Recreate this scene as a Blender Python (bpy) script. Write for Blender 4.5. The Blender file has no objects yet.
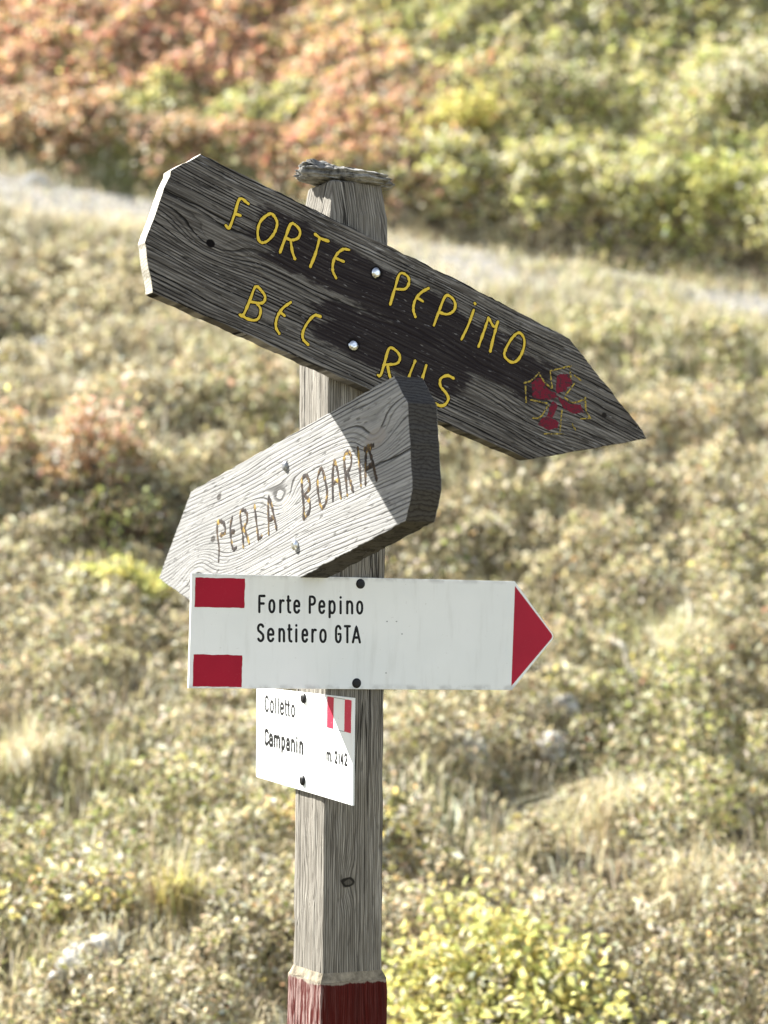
import bpy, bmesh, math, random
import numpy as np
from mathutils import Matrix, Vector

# ------------------------------------------------------------------ camera, world, sun, exposure
DATA = {'cam':[0.05666,-3.01918,1.65061],'R':[[0.99996491,-0.00837748,0.0],[-0.00044078,-0.05261298,-0.99861488],[0.00836588,0.99857984,-0.05261482]],'dark':{'frame':{'o':[0.02918,-0.0637,2.07598],'x':[0.837435,0.426694,-0.341518],'y':[0.304295,0.155046,0.939875],'n':[0.45399,-0.891007,0.0]},'t':26.0,'outline':[[-285.5,91.2],[-315.1,53.0],[-314.7,-48.2],[-282.3,-103.2],[-60.9,-99.9],[142.2,-96.7],[304.1,-91.3],[472.7,10.1],[462.4,17.6],[305.5,91.7],[118.4,94.9],[-105.6,93.1]],'strokes':[[[-202.6,59.2],[-215.8,60.1],[-215.5,38.8],[-215.9,18.5],[-221.4,19.2]],[[-215.2,39.0],[-207.6,40.0]],[[-170.1,60.2],[-178.4,47.0],[-178.6,33.4],[-173.6,22.3],[-167.3,19.8],[-160.6,25.8],[-155.8,39.0],[-156.4,52.3],[-162.4,58.8],[-170.1,60.2]],[[-139.3,18.8],[-139.2,40.0],[-138.5,59.8],[-131.1,61.6],[-123.0,56.9],[-122.3,47.8],[-129.7,41.0],[-139.2,40.0]],[[-130.9,39.6],[-123.5,26.9],[-116.7,19.5]],[[-102.1,62.6],[-91.4,60.8],[-81.0,62.2]],[[-94.0,60.4],[-92.3,39.0],[-93.0,19.2]],[[-49.5,64.0],[-57.6,61.1],[-63.7,50.5],[-64.6,38.2],[-61.1,27.8],[-53.6,21.0]],[[-63.7,45.4],[-51.1,46.1]],[[-162.6,-81.0],[-158.1,-79.9],[-156.3,-58.7],[-155.3,-37.9],[-146.0,-39.2],[-137.9,-44.9],[-139.4,-53.9],[-156.0,-59.5]],[[-146.2,-56.9],[-138.1,-62.6],[-136.8,-74.1],[-142.4,-79.9],[-153.6,-81.6],[-159.2,-79.5]],[[-102.4,-36.3],[-110.5,-49.3],[-113.1,-63.5],[-110.2,-75.3],[-102.8,-81.3]],[[-109.9,-55.0],[-104.3,-56.2]],[[-56.2,-36.3],[-64.6,-38.1],[-70.2,-50.0],[-72.5,-64.1],[-69.3,-73.9],[-59.7,-78.1]],[[32.2,21.1],[31.1,43.6],[30.9,65.6],[42.0,67.8],[47.8,60.8],[45.5,50.1],[33.1,44.1]],[[77.7,65.6],[69.0,54.9],[64.5,41.4],[66.5,28.8],[72.8,21.0]],[[66.9,46.3],[75.7,45.4]],[[102.6,21.8],[103.1,43.2],[105.1,66.4],[115.2,68.1],[122.9,61.8],[123.3,52.3],[115.6,44.0],[103.7,41.6]],[[151.7,66.2],[151.0,42.9],[148.2,21.3]],[[149.8,75.8],[150.9,75.2]],[[175.9,22.4],[176.4,44.4],[176.5,65.9]],[[176.5,65.9],[188.9,57.8],[192.1,67.0]],[[192.1,67.0],[193.0,44.0],[195.1,23.5]],[[227.6,66.1],[220.0,53.9],[216.2,34.6],[218.9,26.0],[231.3,23.3],[239.5,31.1],[242.1,47.9],[238.0,61.9],[227.6,66.1]],[[48.4,-75.0],[52.3,-73.3],[51.8,-55.5],[51.4,-34.8],[61.3,-33.3],[70.3,-38.9],[69.2,-48.9],[53.7,-57.6]],[[58.1,-58.5],[64.4,-68.1],[70.9,-75.7]],[[93.2,-34.6],[92.1,-57.1],[93.1,-68.1]],[[110.8,-33.7],[111.5,-52.5],[110.8,-67.7],[110.8,-70.9]],[[155.5,-33.5],[145.0,-33.9],[137.4,-42.3],[140.8,-51.4],[151.2,-56.5],[157.7,-62.4],[155.9,-71.8],[149.1,-76.5],[140.5,-76.4]]],'petals':[[[270.0,8.9],[279.0,20.7],[303.0,10.3],[311.9,11.6],[315.5,6.8],[310.9,0.9],[295.1,-4.8],[279.8,-8.4]],[[305.1,34.9],[321.8,44.7],[331.0,35.2],[324.3,19.5],[314.7,12.0],[309.4,16.0]],[[313.4,9.9],[321.9,7.6],[336.1,5.8],[353.9,12.9],[363.1,3.4],[346.7,-4.5],[328.0,-2.6]],[[307.4,-26.0],[318.1,-24.5],[329.6,-25.5],[330.5,-33.9],[317.9,-42.2],[299.3,-40.2],[303.2,-29.7]],[[310.6,-1.2],[319.2,-3.4],[319.1,-15.2],[317.7,-23.6],[307.7,-25.5]]],'gold':[[[259.5,4.4],[268.8,12.3],[276.5,27.4]],[[277.1,25.7],[288.6,18.9],[301.4,14.6]],[[303.3,15.4],[292.3,36.2]],[[292.2,36.6],[320.7,56.8]],[[319.2,54.8],[327.1,39.4]],[[262.6,1.9],[271.7,-19.7]],[[277.2,-13.4],[302.8,-7.4]],[[334.2,35.6],[326.9,15.6]],[[326.2,11.4],[341.4,10.0],[357.5,21.8]],[[357.5,24.8],[364.8,8.1],[375.5,0.7]],[[288.8,-35.8],[299.7,-29.3],[305.7,-9.1]],[[313.6,-48.8],[341.8,-37.0]],[[328.6,-7.3],[335.7,-35.7]],[[361.0,-6.4],[375.5,0.7]],[[350.8,-18.6],[358.5,-24.2]],[[330.1,46.7],[342.4,44.1]]],'bolts':[[-1.3,52.2],[1.2,-51.8]],'hole':[-232.5,-11.5],'ehole':[345.5,27.7]},'pale':{'frame':{'o':[-0.06671,-0.05411,1.81509],'x':[0.448001,-0.879251,0.161902],'y':[-0.073502,0.144255,0.986807],'n':[-0.891007,-0.45399,0.0]},'t':40.0,'outline':[[-485.9,-10.9],[-262.4,-112.7],[33.5,-99.8],[318.6,-87.0],[341.8,-52.9],[345.0,51.8],[314.6,93.3],[41.5,93.0],[-341.7,92.6]],'strokes':[[[-252.3,-27.6],[-248.5,-9.5],[-252.2,10.1],[-250.1,25.8],[-235.7,25.7],[-224.7,18.7],[-223.8,8.2],[-240.6,6.9]],[[-195.8,24.0],[-204.4,11.8],[-204.3,-5.0],[-199.4,-20.9],[-187.8,-21.3]],[[-203.1,4.1],[-191.6,2.7]],[[-163.0,-25.2],[-163.0,-7.7],[-167.3,11.7],[-166.9,24.6],[-156.2,26.0],[-144.9,18.1],[-147.5,5.8],[-161.9,0.4]],[[-157.4,-0.5],[-147.9,-14.3],[-142.4,-23.7]],[[-117.9,24.4],[-114.4,0.8],[-111.1,-24.4]],[[-111.1,-24.4],[-99.0,-22.6]],[[-75.8,-23.2],[-74.1,-3.8],[-72.7,15.7],[-69.1,25.8]],[[-69.1,25.8],[-60.5,9.6],[-54.3,-7.9],[-49.8,-22.2]],[[-73.4,-5.7],[-56.0,-4.8]],[[36.5,-25.9],[38.9,-8.9],[37.5,10.6],[38.5,26.1],[52.2,28.3],[60.8,17.7],[58.9,9.4],[42.8,4.2]],[[44.6,2.9],[57.3,-7.6],[55.7,-19.4],[38.5,-26.3]],[[96.1,27.1],[85.6,17.4],[84.4,0.4],[89.5,-19.6],[94.9,-23.3],[105.3,-19.5],[110.9,-7.1],[107.4,9.1],[101.6,24.1],[96.1,27.1]],[[126.5,-20.7],[128.5,-0.7],[132.1,18.9],[138.1,28.7]],[[138.1,28.7],[144.9,14.3],[147.9,-5.0],[150.0,-22.3]],[[129.5,0.8],[147.0,2.0]],[[168.1,-22.8],[167.2,-2.5],[165.6,18.1],[168.0,29.4],[179.4,30.1],[186.5,21.7],[182.3,10.9],[170.2,5.3]],[[173.8,3.6],[179.5,-8.6],[185.1,-21.5]],[[205.4,29.0],[207.5,5.2],[207.6,-19.7]],[[220.3,-20.1],[223.5,1.6],[227.8,18.8],[234.1,24.8]],[[234.1,24.8],[242.2,5.5],[247.1,-10.4],[250.9,-21.1]],[[224.8,-2.0],[243.2,0.4]],[[223.6,23.1],[248.2,22.6]]],'bolts':[[-8.5,55.0],[8.2,-55.6]],'holes':[[-239.3,62.3],[-268.8,7.1]],'knots':[[-15.6,3.3],[253.6,28.1],[-336.1,-13.7]]},'arrow':{'frame':{'o':[0.02218,-0.04369,1.6477],'x':[0.891002,0.453988,-0.003166],'y':[0.002821,0.001438,0.999995],'n':[0.45399,-0.891007,0.0]},'t':5.0,'outline':[[-236.7,72.6],[241.8,72.2],[303.5,0.3],[304.5,-3.1],[303.6,-6.6],[238.5,-77.4],[-238.6,-74.1]],'red_tip':[[241.9,65.7],[301.1,0.3],[302.3,-3.1],[301.1,-5.9],[237.3,-71.6]],'red_sq':[[[-231.8,67.4],[-162.7,67.5],[-163.1,29.3],[-232.5,29.6]],[[-232.7,-30.9],[-165.1,-31.8],[-165.3,-72.6],[-233.4,-71.9]]],'bolts':[[4.3,64.0],[0.3,-67.7]],'words':[[['F',[-143.3,23.0],[-132.9,23.0],[-0.3,23.9]],['o',[-128.9,23.0],[-119.1,23.0],[-0.3,23.9]],['r',[-113.5,23.0],[-105.7,23.0],[-0.3,24.0]],['t',[-103.4,23.0],[-96.2,23.0],[-0.4,24.0]],['e',[-93.1,23.0],[-83.2,23.0],[-0.4,24.0]],['P',[-71.0,23.0],[-60.5,23.0],[-0.3,24.1]],['e',[-56.9,23.0],[-46.9,23.0],[-0.3,24.1]],['p',[-42.1,23.0],[-31.8,23.0],[-0.3,24.1]],['i',[-25.8,23.0],[-23.1,23.0],[-0.3,24.2]],['n',[-16.2,23.0],[-6.0,23.1],[-0.3,24.2]],['o',[-1.4,23.1],[8.8,23.1],[-0.3,24.1]]],[['S',[-144.5,-14.5],[-134.1,-14.5],[-0.3,24.3]],['e',[-130.1,-14.6],[-119.8,-14.6],[-0.4,24.3]],['n',[-114.0,-14.6],[-104.6,-14.7],[-0.4,24.3]],['t',[-101.5,-14.7],[-93.9,-14.8],[-0.4,24.2]],['i',[-89.8,-14.8],[-87.1,-14.8],[-0.3,24.3]],['e',[-80.8,-14.8],[-71.3,-14.9],[-0.3,24.3]],['r',[-66.6,-14.9],[-58.6,-14.9],[-0.4,24.2]],['o',[-55.0,-15.0],[-44.5,-15.0],[-0.3,24.3]],['G',[-32.2,-15.1],[-22.6,-15.1],[-0.3,24.2]],['T',[-19.3,-15.2],[-8.8,-15.2],[-0.3,24.2]],['A',[-7.4,-15.2],[6.0,-15.3],[-0.3,24.3]]]],'chips':[[44.5,14.5],[58.8,14.6],[67.3,-2.0],[43.9,-54.2]]},'plate':{'frame':{'o':[-0.04767,-0.01437,1.50299],'x':[0.453267,-0.889586,-0.056436],'y':[0.025621,-0.050285,0.998406],'n':[-0.891007,-0.45399,0.0]},'t':3.0,'outline':[[-162.6,57.3],[-153.7,-67.7],[152.0,-68.1],[144.4,68.8]],'words':[[['C',[-130.5,25.5],[-117.8,25.6],[-1.9,23.1]],['o',[-113.8,25.7],[-100.6,25.8],[-1.9,23.0]],['l',[-97.2,25.8],[-93.6,25.8],[-1.9,22.9]],['l',[-87.6,25.9],[-83.7,25.9],[-1.9,22.9]],['e',[-79.8,26.0],[-66.8,26.1],[-1.9,22.8]],['t',[-64.5,26.1],[-56.8,26.1],[-1.8,22.7]],['t',[-55.8,26.2],[-47.6,26.2],[-1.9,22.6]],['o',[-43.3,26.3],[-31.2,26.4],[-1.9,22.5]]],[['C',[-128.3,-20.4],[-113.9,-20.4],[-1.9,23.1]],['a',[-113.4,-20.4],[-99.4,-20.4],[-1.9,23.0]],['m',[-96.5,-20.4],[-75.9,-20.4],[-1.9,22.9]],['p',[-71.5,-20.4],[-59.9,-20.4],[-1.9,22.9]],['a',[-56.1,-20.4],[-43.8,-20.4],[-1.9,22.8]],['n',[-39.5,-20.4],[-27.4,-20.4],[-1.9,22.7]],['i',[-22.6,-20.4],[-19.6,-20.4],[-1.8,22.7]],['n',[-13.1,-20.4],[-1.1,-20.4],[-1.8,22.6]]],[['m',[71.5,-20.2],[84.9,-20.2],[-1.3,16.1]],['.',[87.2,-20.1],[88.7,-20.1],[-1.3,16.1]],['2',[95.9,-20.1],[104.3,-20.1],[-1.2,16.2]],['1',[107.3,-20.0],[111.8,-20.0],[-1.3,16.1]],['4',[113.3,-20.0],[121.9,-20.0],[-1.2,16.2]],['2',[124.6,-20.0],[133.9,-19.9],[-1.2,16.1]]]],'flag':[[67.5,64.1],[139.5,65.1],[140.5,23.3],[69.2,23.5]],'bolts':[[-3.5,55.2],[1.8,-53.9]],'chips':[[10.4,8.0],[-22.6,3.0]]}}
sc = bpy.context.scene
COL = sc.collection
rng = np.random.default_rng(7)
random.seed(7)

CAM = np.array(DATA['cam'])
cam_d = bpy.data.cameras.new('camera')
cam = bpy.data.objects.new('camera', cam_d)
COL.objects.link(cam)
sc.camera = cam
M = Matrix([DATA['R'][0] + [CAM[0]], DATA['R'][1] + [CAM[1]], DATA['R'][2] + [CAM[2]], [0, 0, 0, 1]])
cam.matrix_world = M
cam_d.sensor_fit = 'VERTICAL'
cam_d.sensor_height = 36.0
cam_d.sensor_width = 27.0
cam_d.lens = 2240.0 / 1024.0 * 36.0
cam_d.clip_start = 0.05
cam_d.clip_end = 1000.0
cam_d.dof.use_dof = True
cam_d.dof.focus_distance = 2.93
cam_d.dof.aperture_fstop = 4.5

TH = math.radians(27)
NF = np.array([math.sin(TH), -math.cos(TH), 0.0])      # the post's face towards the viewer
NL = np.array([-math.cos(TH), -math.sin(TH), 0.0])     # its left face
HW = 0.044
S = 0.60 * NL - 1.0 * NF + np.array([0, 0, 1.0])       # towards the sun: behind the slope, from the left
S = S / np.linalg.norm(S)
ELEV = math.asin(S[2])
AZ = math.atan2(S[0], S[1])                            # clockwise from +Y
world = bpy.data.worlds.new('World')
sc.world = world
world.use_nodes = True
wn = world.node_tree
sky = wn.nodes.new('ShaderNodeTexSky')
sky.sky_type = 'NISHITA'
sky.sun_disc = False
sky.sun_elevation = ELEV
sky.sun_rotation = AZ
sky.altitude = 2100
sky.air_density = 1.0
sky.dust_density = 2.5
sky.ozone_density = 0.6
bgn = wn.nodes['Background']
hs = wn.nodes.new('ShaderNodeHueSaturation')
hs.inputs['Saturation'].default_value = 0.55             # the camera's white balance is set for the shade
wn.links.new(sky.outputs[0], hs.inputs['Color'])
wn.links.new(hs.outputs[0], bgn.inputs[0])
bgn.inputs[1].default_value = 0.078
sun_d = bpy.data.lights.new('sun', 'SUN')
sun_d.energy = 5.0
sun_d.angle = math.radians(0.53)
sun_d.color = (1.0, 0.97, 0.91)
sun = bpy.data.objects.new('sun', sun_d)
COL.objects.link(sun)
sun.rotation_euler = Vector(S).to_track_quat('Z', 'Y').to_euler()
sun.location = (-8, 8, 12)
sc.view_settings.view_transform = 'Standard'
sc.view_settings.look = 'None'
sc.view_settings.gamma = 1.0
sc.view_settings.use_curve_mapping = False
sc.view_settings.exposure = 2.05
sc.cycles.max_bounces = 8
sc.cycles.transparent_max_bounces = 8
sc.cycles.use_denoising = True

# ------------------------------------------------------------------ terrain  #TERR
def _hash(ix, iy, seed):
    h = (ix.astype(np.int64) * 374761393 + iy.astype(np.int64) * 668265263 + seed * 974634721) & 0xffffffff
    h = ((h ^ (h >> 13)) * 1274126177) & 0xffffffff
    h = h ^ (h >> 16)
    return (h & 0xffffff) / float(0xffffff)

def vnoise(x, y, seed=0):
    x = np.asarray(x, float); y = np.asarray(y, float)
    ix = np.floor(x); iy = np.floor(y)
    fx = x - ix; fy = y - iy
    fx = fx * fx * (3 - 2 * fx); fy = fy * fy * (3 - 2 * fy)
    a = _hash(ix, iy, seed); b = _hash(ix + 1, iy, seed)
    c = _hash(ix, iy + 1, seed); d = _hash(ix + 1, iy + 1, seed)
    return (a * (1 - fx) + b * fx) * (1 - fy) + (c * (1 - fx) + d * fx) * fy

def fbm(x, y, seed=0, octv=3):
    s = 0; a = 0.5; t = 0
    for o in range(octv):
        s = s + a * vnoise(np.asarray(x) * 2 ** o + 17.3 * o, np.asarray(y) * 2 ** o - 9.1 * o, seed + o); t += a; a *= 0.5
    return s / t

def sstep(a, b, x):
    u = np.clip((np.asarray(x, float) - a) / (b - a), 0, 1)
    return u * u * (3 - 2 * u)

CY = -3.019
def path_t(x, y):                       # metres beyond the trail's centre line, seen from the camera
    xx = np.clip(x, -14, 14)
    return (np.asarray(y) - CY) - (10.7 - 0.44 * xx) + 0.22 * (fbm(xx * 0.9, 3.0, 5, 2) - 0.5)

def terrain(x, y):
    x = np.asarray(x, float); y = np.asarray(y, float)
    xx = np.clip(x, -14, 14)
    t = path_t(x, y)
    zp = 3.46 - 0.23 * xx
    low = zp - 0.185 + 0.46 * (t + 0.42)
    low = 0.5 * (low + np.sqrt(low * low + 0.12))            # levels out at the trail where the camera stands
    mid = zp + 0.43 * t
    wl = sstep(-0.55, -0.25, t)
    z = low * (1 - wl) + mid * wl
    bank = sstep(0.38, 0.64, t) * (0.15 + 0.24 * (fbm(xx * 1.3, 0.5, 21, 2) - 0.5))
    up = np.maximum(t - 0.45, 0)
    up = 0.46 * np.minimum(up, 60) - 0.0
    z = z + bank + up * sstep(0.38, 0.8, t) * 0.95
    off = np.maximum(sstep(-0.3, -0.9, t), sstep(0.5, 1.0, t))
    amp = off * sstep(0.6, 2.2, y - CY)
    z = z + amp * (0.30 * (fbm(x * 0.55, y * 0.55, 31, 3) - 0.5) + 0.16 * (fbm(x * 2.1, y * 2.1, 41, 2) - 0.5))
    return z

def hummock(x, y):                      # height of the low plant cover above the soil
    a = fbm(x * 2.6, y * 2.6, 51, 2); b = vnoise(x * 7.0, y * 7.0, 55)
    t = path_t(x, y)
    c = vnoise(x * 17.0, y * 17.0, 58)
    h = sstep(0.34, 0.72, a) * 0.08 + sstep(0.35, 0.80, b) * 0.07 + sstep(0.4, 0.8, c) * 0.05
    return h * (1 - 0.25 * sstep(0.5, 1.2, t)) * np.maximum(sstep(-0.25, -0.9, t), sstep(0.35, 0.7, t))
#ENDTERR

# ------------------------------------------------------------------ helpers
class NG:
    """short-hand for building a material's node graph"""
    def __init__(s, name):
        s.m = bpy.data.materials.new(name); s.m.use_nodes = True
        s.t = s.m.node_tree; s.n = s.t.nodes; s.l = s.t.links
        s.b = s.n['Principled BSDF']; s.out = s.n['Material Output']
    def put(s, sock, v):
        if hasattr(v, 'is_linked') or isinstance(v, bpy.types.NodeSocket): s.l.new(v, sock)
        elif isinstance(v, (tuple, list)) and len(v) == 3 and sock.type == 'RGBA': sock.default_value = (*v, 1)
        else: sock.default_value = v
    def math(s, op, a, b=0.0, c=None, clamp=False):
        n = s.n.new('ShaderNodeMath'); n.operation = op; n.use_clamp = clamp
        s.put(n.inputs[0], a); s.put(n.inputs[1], b)
        if c is not None: s.put(n.inputs[2], c)
        return n.outputs[0]
    def add(s, a, b): return s.math('ADD', a, b)
    def sub(s, a, b): return s.math('SUBTRACT', a, b)
    def mul(s, a, b): return s.math('MULTIPLY', a, b)
    def coord(s, which='Object'):
        return s.n.new('ShaderNodeTexCoord').outputs[which]
    def sep(s, v):
        n = s.n.new('ShaderNodeSeparateXYZ'); s.l.new(v, n.inputs[0]); return n.outputs
    def comb(s, x, y, z=0.0):
        n = s.n.new('ShaderNodeCombineXYZ')
        s.put(n.inputs[0], x); s.put(n.inputs[1], y); s.put(n.inputs[2], z); return n.outputs[0]
    def noise(s, v, scale=1.0, detail=2.0, rough=0.5, dist=0.0):
        n = s.n.new('ShaderNodeTexNoise'); s.put(n.inputs['Vector'], v)
        n.inputs['Scale'].default_value = scale; n.inputs['Detail'].default_value = detail
        n.inputs['Roughness'].default_value = rough; n.inputs['Distortion'].default_value = dist
        return n.outputs[0]
    def rampf(s, f, a, b):               # smooth 0..1 between a and b
        n = s.n.new('ShaderNodeMapRange'); n.interpolation_type = 'SMOOTHSTEP'
        s.put(n.inputs[0], f); n.inputs[1].default_value = a; n.inputs[2].default_value = b
        n.inputs[3].default_value = 0; n.inputs[4].default_value = 1
        return n.outputs[0]
    def ramp(s, f, stops):
        n = s.n.new('ShaderNodeValToRGB'); s.put(n.inputs[0], f)
        e = n.color_ramp.elements
        while len(e) < len(stops): e.new(0.5)
        for k, (p, c) in enumerate(stops):
            e[k].position = p; e[k].color = (*c, 1) if len(c) == 3 else c
        return n.outputs[0]
    def mix(s, f, a, b, mode='MIX'):
        n = s.n.new('ShaderNodeMix'); n.data_type = 'RGBA'; n.blend_type = mode
        s.put(n.inputs[0], f); s.put(n.inputs[6], a); s.put(n.inputs[7], b); return n.outputs[2]
    def bump(s, h, strength, dist):
        n = s.n.new('ShaderNodeBump'); n.inputs['Strength'].default_value = strength
        n.inputs['Distance'].default_value = dist; s.put(n.inputs['Height'], h)
        s.l.new(n.outputs[0], s.b.inputs['Normal']); return n
    def fin(s, col, rough=0.7, spec=0.3):
        s.put(s.b.inputs['Base Color'], col); s.put(s.b.inputs['Roughness'], rough)
        s.b.inputs['Specular IOR Level'].default_value = spec
        return s.m

def gauss(g, x, y, cx, cy, sx, sy):
    dx = g.mul(g.sub(x, cx), 1 / sx); dy = g.mul(g.sub(y, cy), 1 / sy)
    r2 = g.add(g.mul(dx, dx), g.mul(dy, dy))
    return g.math('EXPONENT', g.mul(r2, -1.0))

def rings(g, x, y, freq, wob, wx, wy, knots, seed=0.0):
    """annual-ring field of a sawn board: level lines run along x and bend round the knots"""
    v = g.comb(g.mul(x, wx), g.mul(y, wy), seed)
    f = g.add(g.mul(y, freq), g.mul(g.noise(v, 1.0, 2.0), wob))
    f = g.add(f, g.mul(g.noise(g.comb(g.mul(x, wx * 6), g.mul(y, wy * 5), seed + 3.1), 1.0, 3.0, 0.6), wob * 0.13))
    for cx, cy, sx, sy, amp in knots:
        f = g.add(f, g.mul(gauss(g, x, y, cx, cy, sx, sy), amp))
    return f

def obj(name, me, mat=None, parent=None):
    o = bpy.data.objects.new(name, me); COL.objects.link(o)
    if mat is not None:
        for m in (mat if isinstance(mat, (list, tuple)) else [mat]): me.materials.append(m)
    if parent is not None: o.parent = parent
    return o

def mesh_from(verts, faces, smooth=False):
    me = bpy.data.meshes.new('mesh'); me.from_pydata([tuple(map(float, v)) for v in verts], [], faces); me.update()
    if smooth: me.shade_smooth()
    return me

def bm_mesh(bm, smooth=False):
    bmesh.ops.recalc_face_normals(bm, faces=bm.faces)
    me = bpy.data.meshes.new('mesh'); bm.to_mesh(me); bm.free()
    if smooth: me.shade_smooth()
    return me

def empty(name, loc, label, cat, group=None):
    o = bpy.data.objects.new(name, None); COL.objects.link(o); o.location = loc
    o.empty_display_size = 0.1
    o['label'] = label; o['category'] = cat
    if group: o['group'] = group
    return o

def tag(o, label, cat, group=None, kind=None):
    o['label'] = label; o['category'] = cat
    if group: o['group'] = group
    if kind: o['kind'] = kind
    return o

def bulk(name, V, F, col=None, nv=4):
    """fast mesh: V (n,3), F (m,k) all faces with k corners, col one colour per face"""
    me = bpy.data.meshes.new('mesh')
    V = np.ascontiguousarray(V, np.float32); F = np.ascontiguousarray(F, np.int32)
    m, k = F.shape
    me.vertices.add(len(V)); me.vertices.foreach_set('co', V.ravel())
    me.loops.add(m * k); me.loops.foreach_set('vertex_index', F.ravel())
    me.polygons.add(m); me.polygons.foreach_set('loop_start', np.arange(0, m * k, k, dtype=np.int32))
    if col is not None:
        a = me.attributes.new('tint', 'FLOAT_COLOR', 'FACE')
        c = np.ones((m, 4), np.float32); c[:, :3] = col
        a.data.foreach_set('color', c.ravel())
    me.update(calc_edges=True)
    return me

def unit(v): return v / np.maximum(np.linalg.norm(v, axis=-1, keepdims=True), 1e-9)

def leaves(P, nrm, L, Wd, col):
    """rhombic folded leaves at P; returns V, F, colours"""
    n = len(P)
    r = rng.normal(size=(n, 3)); d = unit(np.cross(nrm, r)); s = unit(np.cross(nrm, d))
    L = np.broadcast_to(L, n)[:, None]; Wd = np.broadcast_to(Wd, n)[:, None]
    fold = Wd * rng.uniform(0.0, 0.35, (n, 1))
    droop = L * rng.uniform(-0.1, 0.3, (n, 1))
    V = np.empty((n, 4, 3))
    V[:, 0] = P - d * L * 0.5
    V[:, 1] = P + s * Wd * 0.5 + nrm * fold + d * L * 0.05
    V[:, 2] = P + d * L * 0.5 - nrm * droop
    V[:, 3] = P - s * Wd * 0.5 + nrm * fold + d * L * 0.05
    F = np.arange(n * 4).reshape(n, 4)
    return V.reshape(-1, 3), F, col

def blades(P, L, Wd, lean, col):
    """bent grass blades: three triangles each"""
    n = len(P)
    az = rng.uniform(0, 2 * np.pi, n); h = np.stack([np.cos(az), np.sin(az), 0 * az], 1)
    side = np.stack([-np.sin(az), np.cos(az), 0 * az], 1)
    rot = rng.uniform(0, 2 * np.pi, n); side = side * np.cos(rot)[:, None] + h * 0.6 * np.sin(rot)[:, None]
    L = np.broadcast_to(L, n)[:, None]; Wd = np.broadcast_to(Wd, n)[:, None]; lean = np.broadcast_to(lean, n)[:, None]
    up = np.array([0, 0, 1.0])
    V = np.empty((n, 5, 3))
    V[:, 0] = P - side * Wd * 0.5; V[:, 1] = P + side * Wd * 0.5
    mid = P + up * L * 0.6 + h * L * lean * 0.3
    V[:, 2] = mid - side * Wd * 0.4; V[:, 3] = mid + side * Wd * 0.4
    V[:, 4] = P + up * L * (1 - 0.45 * lean) + h * L * lean
    b = np.arange(n)[:, None] * 5
    F = np.concatenate([b + [0, 1, 3], b + [0, 3, 2], b + [2, 3, 4]], 0)
    return V.reshape(-1, 3), F, np.concatenate([col, col, col], 0)

# ------------------------------------------------------------------ materials
def mat_tint(name, transl=0.35, rough=0.55, spec=0.25):
    g = NG(name)
    at = g.n.new('ShaderNodeAttribute'); at.attribute_name = 'tint'
    g.fin(at.outputs['Color'], rough, spec)
    tr = g.n.new('ShaderNodeBsdfTranslucent'); g.l.new(at.outputs['Color'], tr.inputs[0])
    mx = g.n.new('ShaderNodeMixShader'); mx.inputs[0].default_value = transl
    g.l.new(g.b.outputs[0], mx.inputs[1]); g.l.new(tr.outputs[0], mx.inputs[2])
    g.l.new(mx.outputs[0], g.out.inputs[0])
    return g.m
LEAF = mat_tint('leaf', 0.42, 0.55, 0.18); STRAW = mat_tint('dry_grass', 0.3, 0.5, 0.3)

def mat_soil():
    g = NG('soil'); p = g.coord('Object')
    n1 = g.noise(p, 1.2, 4.0); n2 = g.noise(p, 14.0, 5.0, 0.65); n3 = g.noise(p, 60.0, 3.0, 0.6)
    c = g.ramp(n2, [(0.30, (0.03, 0.023, 0.014)), (0.47, (0.10, 0.078, 0.045)), (0.6, (0.32, 0.26, 0.15)), (0.76, (0.58, 0.50, 0.33))])
    c = g.mix(g.rampf(n1, 0.45, 0.65), c, g.ramp(n3, [(0.3, (0.05, 0.05, 0.02)), (0.7, (0.22, 0.22, 0.09))]))
    g.bump(g.add(g.mul(n2, 0.6), g.mul(n3, 0.4)), 0.9, 0.04)
    return g.fin(c, 0.9, 0.2)

def mat_path():
    g = NG('trodden_path'); p = g.coord('Object')
    n1 = g.noise(p, 3.0, 4.0); n2 = g.noise(p, 40.0, 4.0, 0.6)
    c = g.ramp(n2, [(0.32, (0.10, 0.092, 0.078)), (0.5, (0.26, 0.245, 0.215)), (0.68, (0.46, 0.44, 0.40))])
    c = g.mix(g.rampf(n1, 0.5, 0.7), c, (0.36, 0.30, 0.19))
    g.bump(n2, 0.8, 0.02)
    return g.fin(c, 0.92, 0.2)

def mat_rock(name, tone=1.0, scale=1.0):
    g = NG(name); p = g.coord('Object')
    n1 = g.noise(p, 9.0 * scale, 5.0, 0.65); n2 = g.noise(p, 45.0 * scale, 4.0, 0.6)
    c = g.ramp(n1, [(0.3, (0.20 * tone, 0.19 * tone, 0.17 * tone)), (0.55, (0.42 * tone, 0.41 * tone, 0.38 * tone)), (0.75, (0.62 * tone, 0.61 * tone, 0.57 * tone))])
    c = g.mix(g.rampf(n2, 0.6, 0.72), c, (0.10 * tone, 0.10 * tone, 0.085 * tone))
    g.bump(g.add(n1, g.mul(n2, 0.4)), 0.7, 0.01 / scale)
    return g.fin(c, 0.85, 0.3)

def mat_flat(name, col, rough=0.5, spec=0.4, metal=0.0, var=0.0, vs=60.0):
    g = NG(name)
    if var:
        n = g.noise(g.coord('Object'), vs, 4.0, 0.6)
        lo = tuple(max(0, c * (1 - var)) for c in col); hi = tuple(min(1, c * (1 + var)) for c in col)
        c = g.ramp(n, [(0.3, lo), (0.7, hi)])
    else: c = col
    g.b.inputs['Metallic'].default_value = metal
    return g.fin(c, rough, spec)

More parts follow.
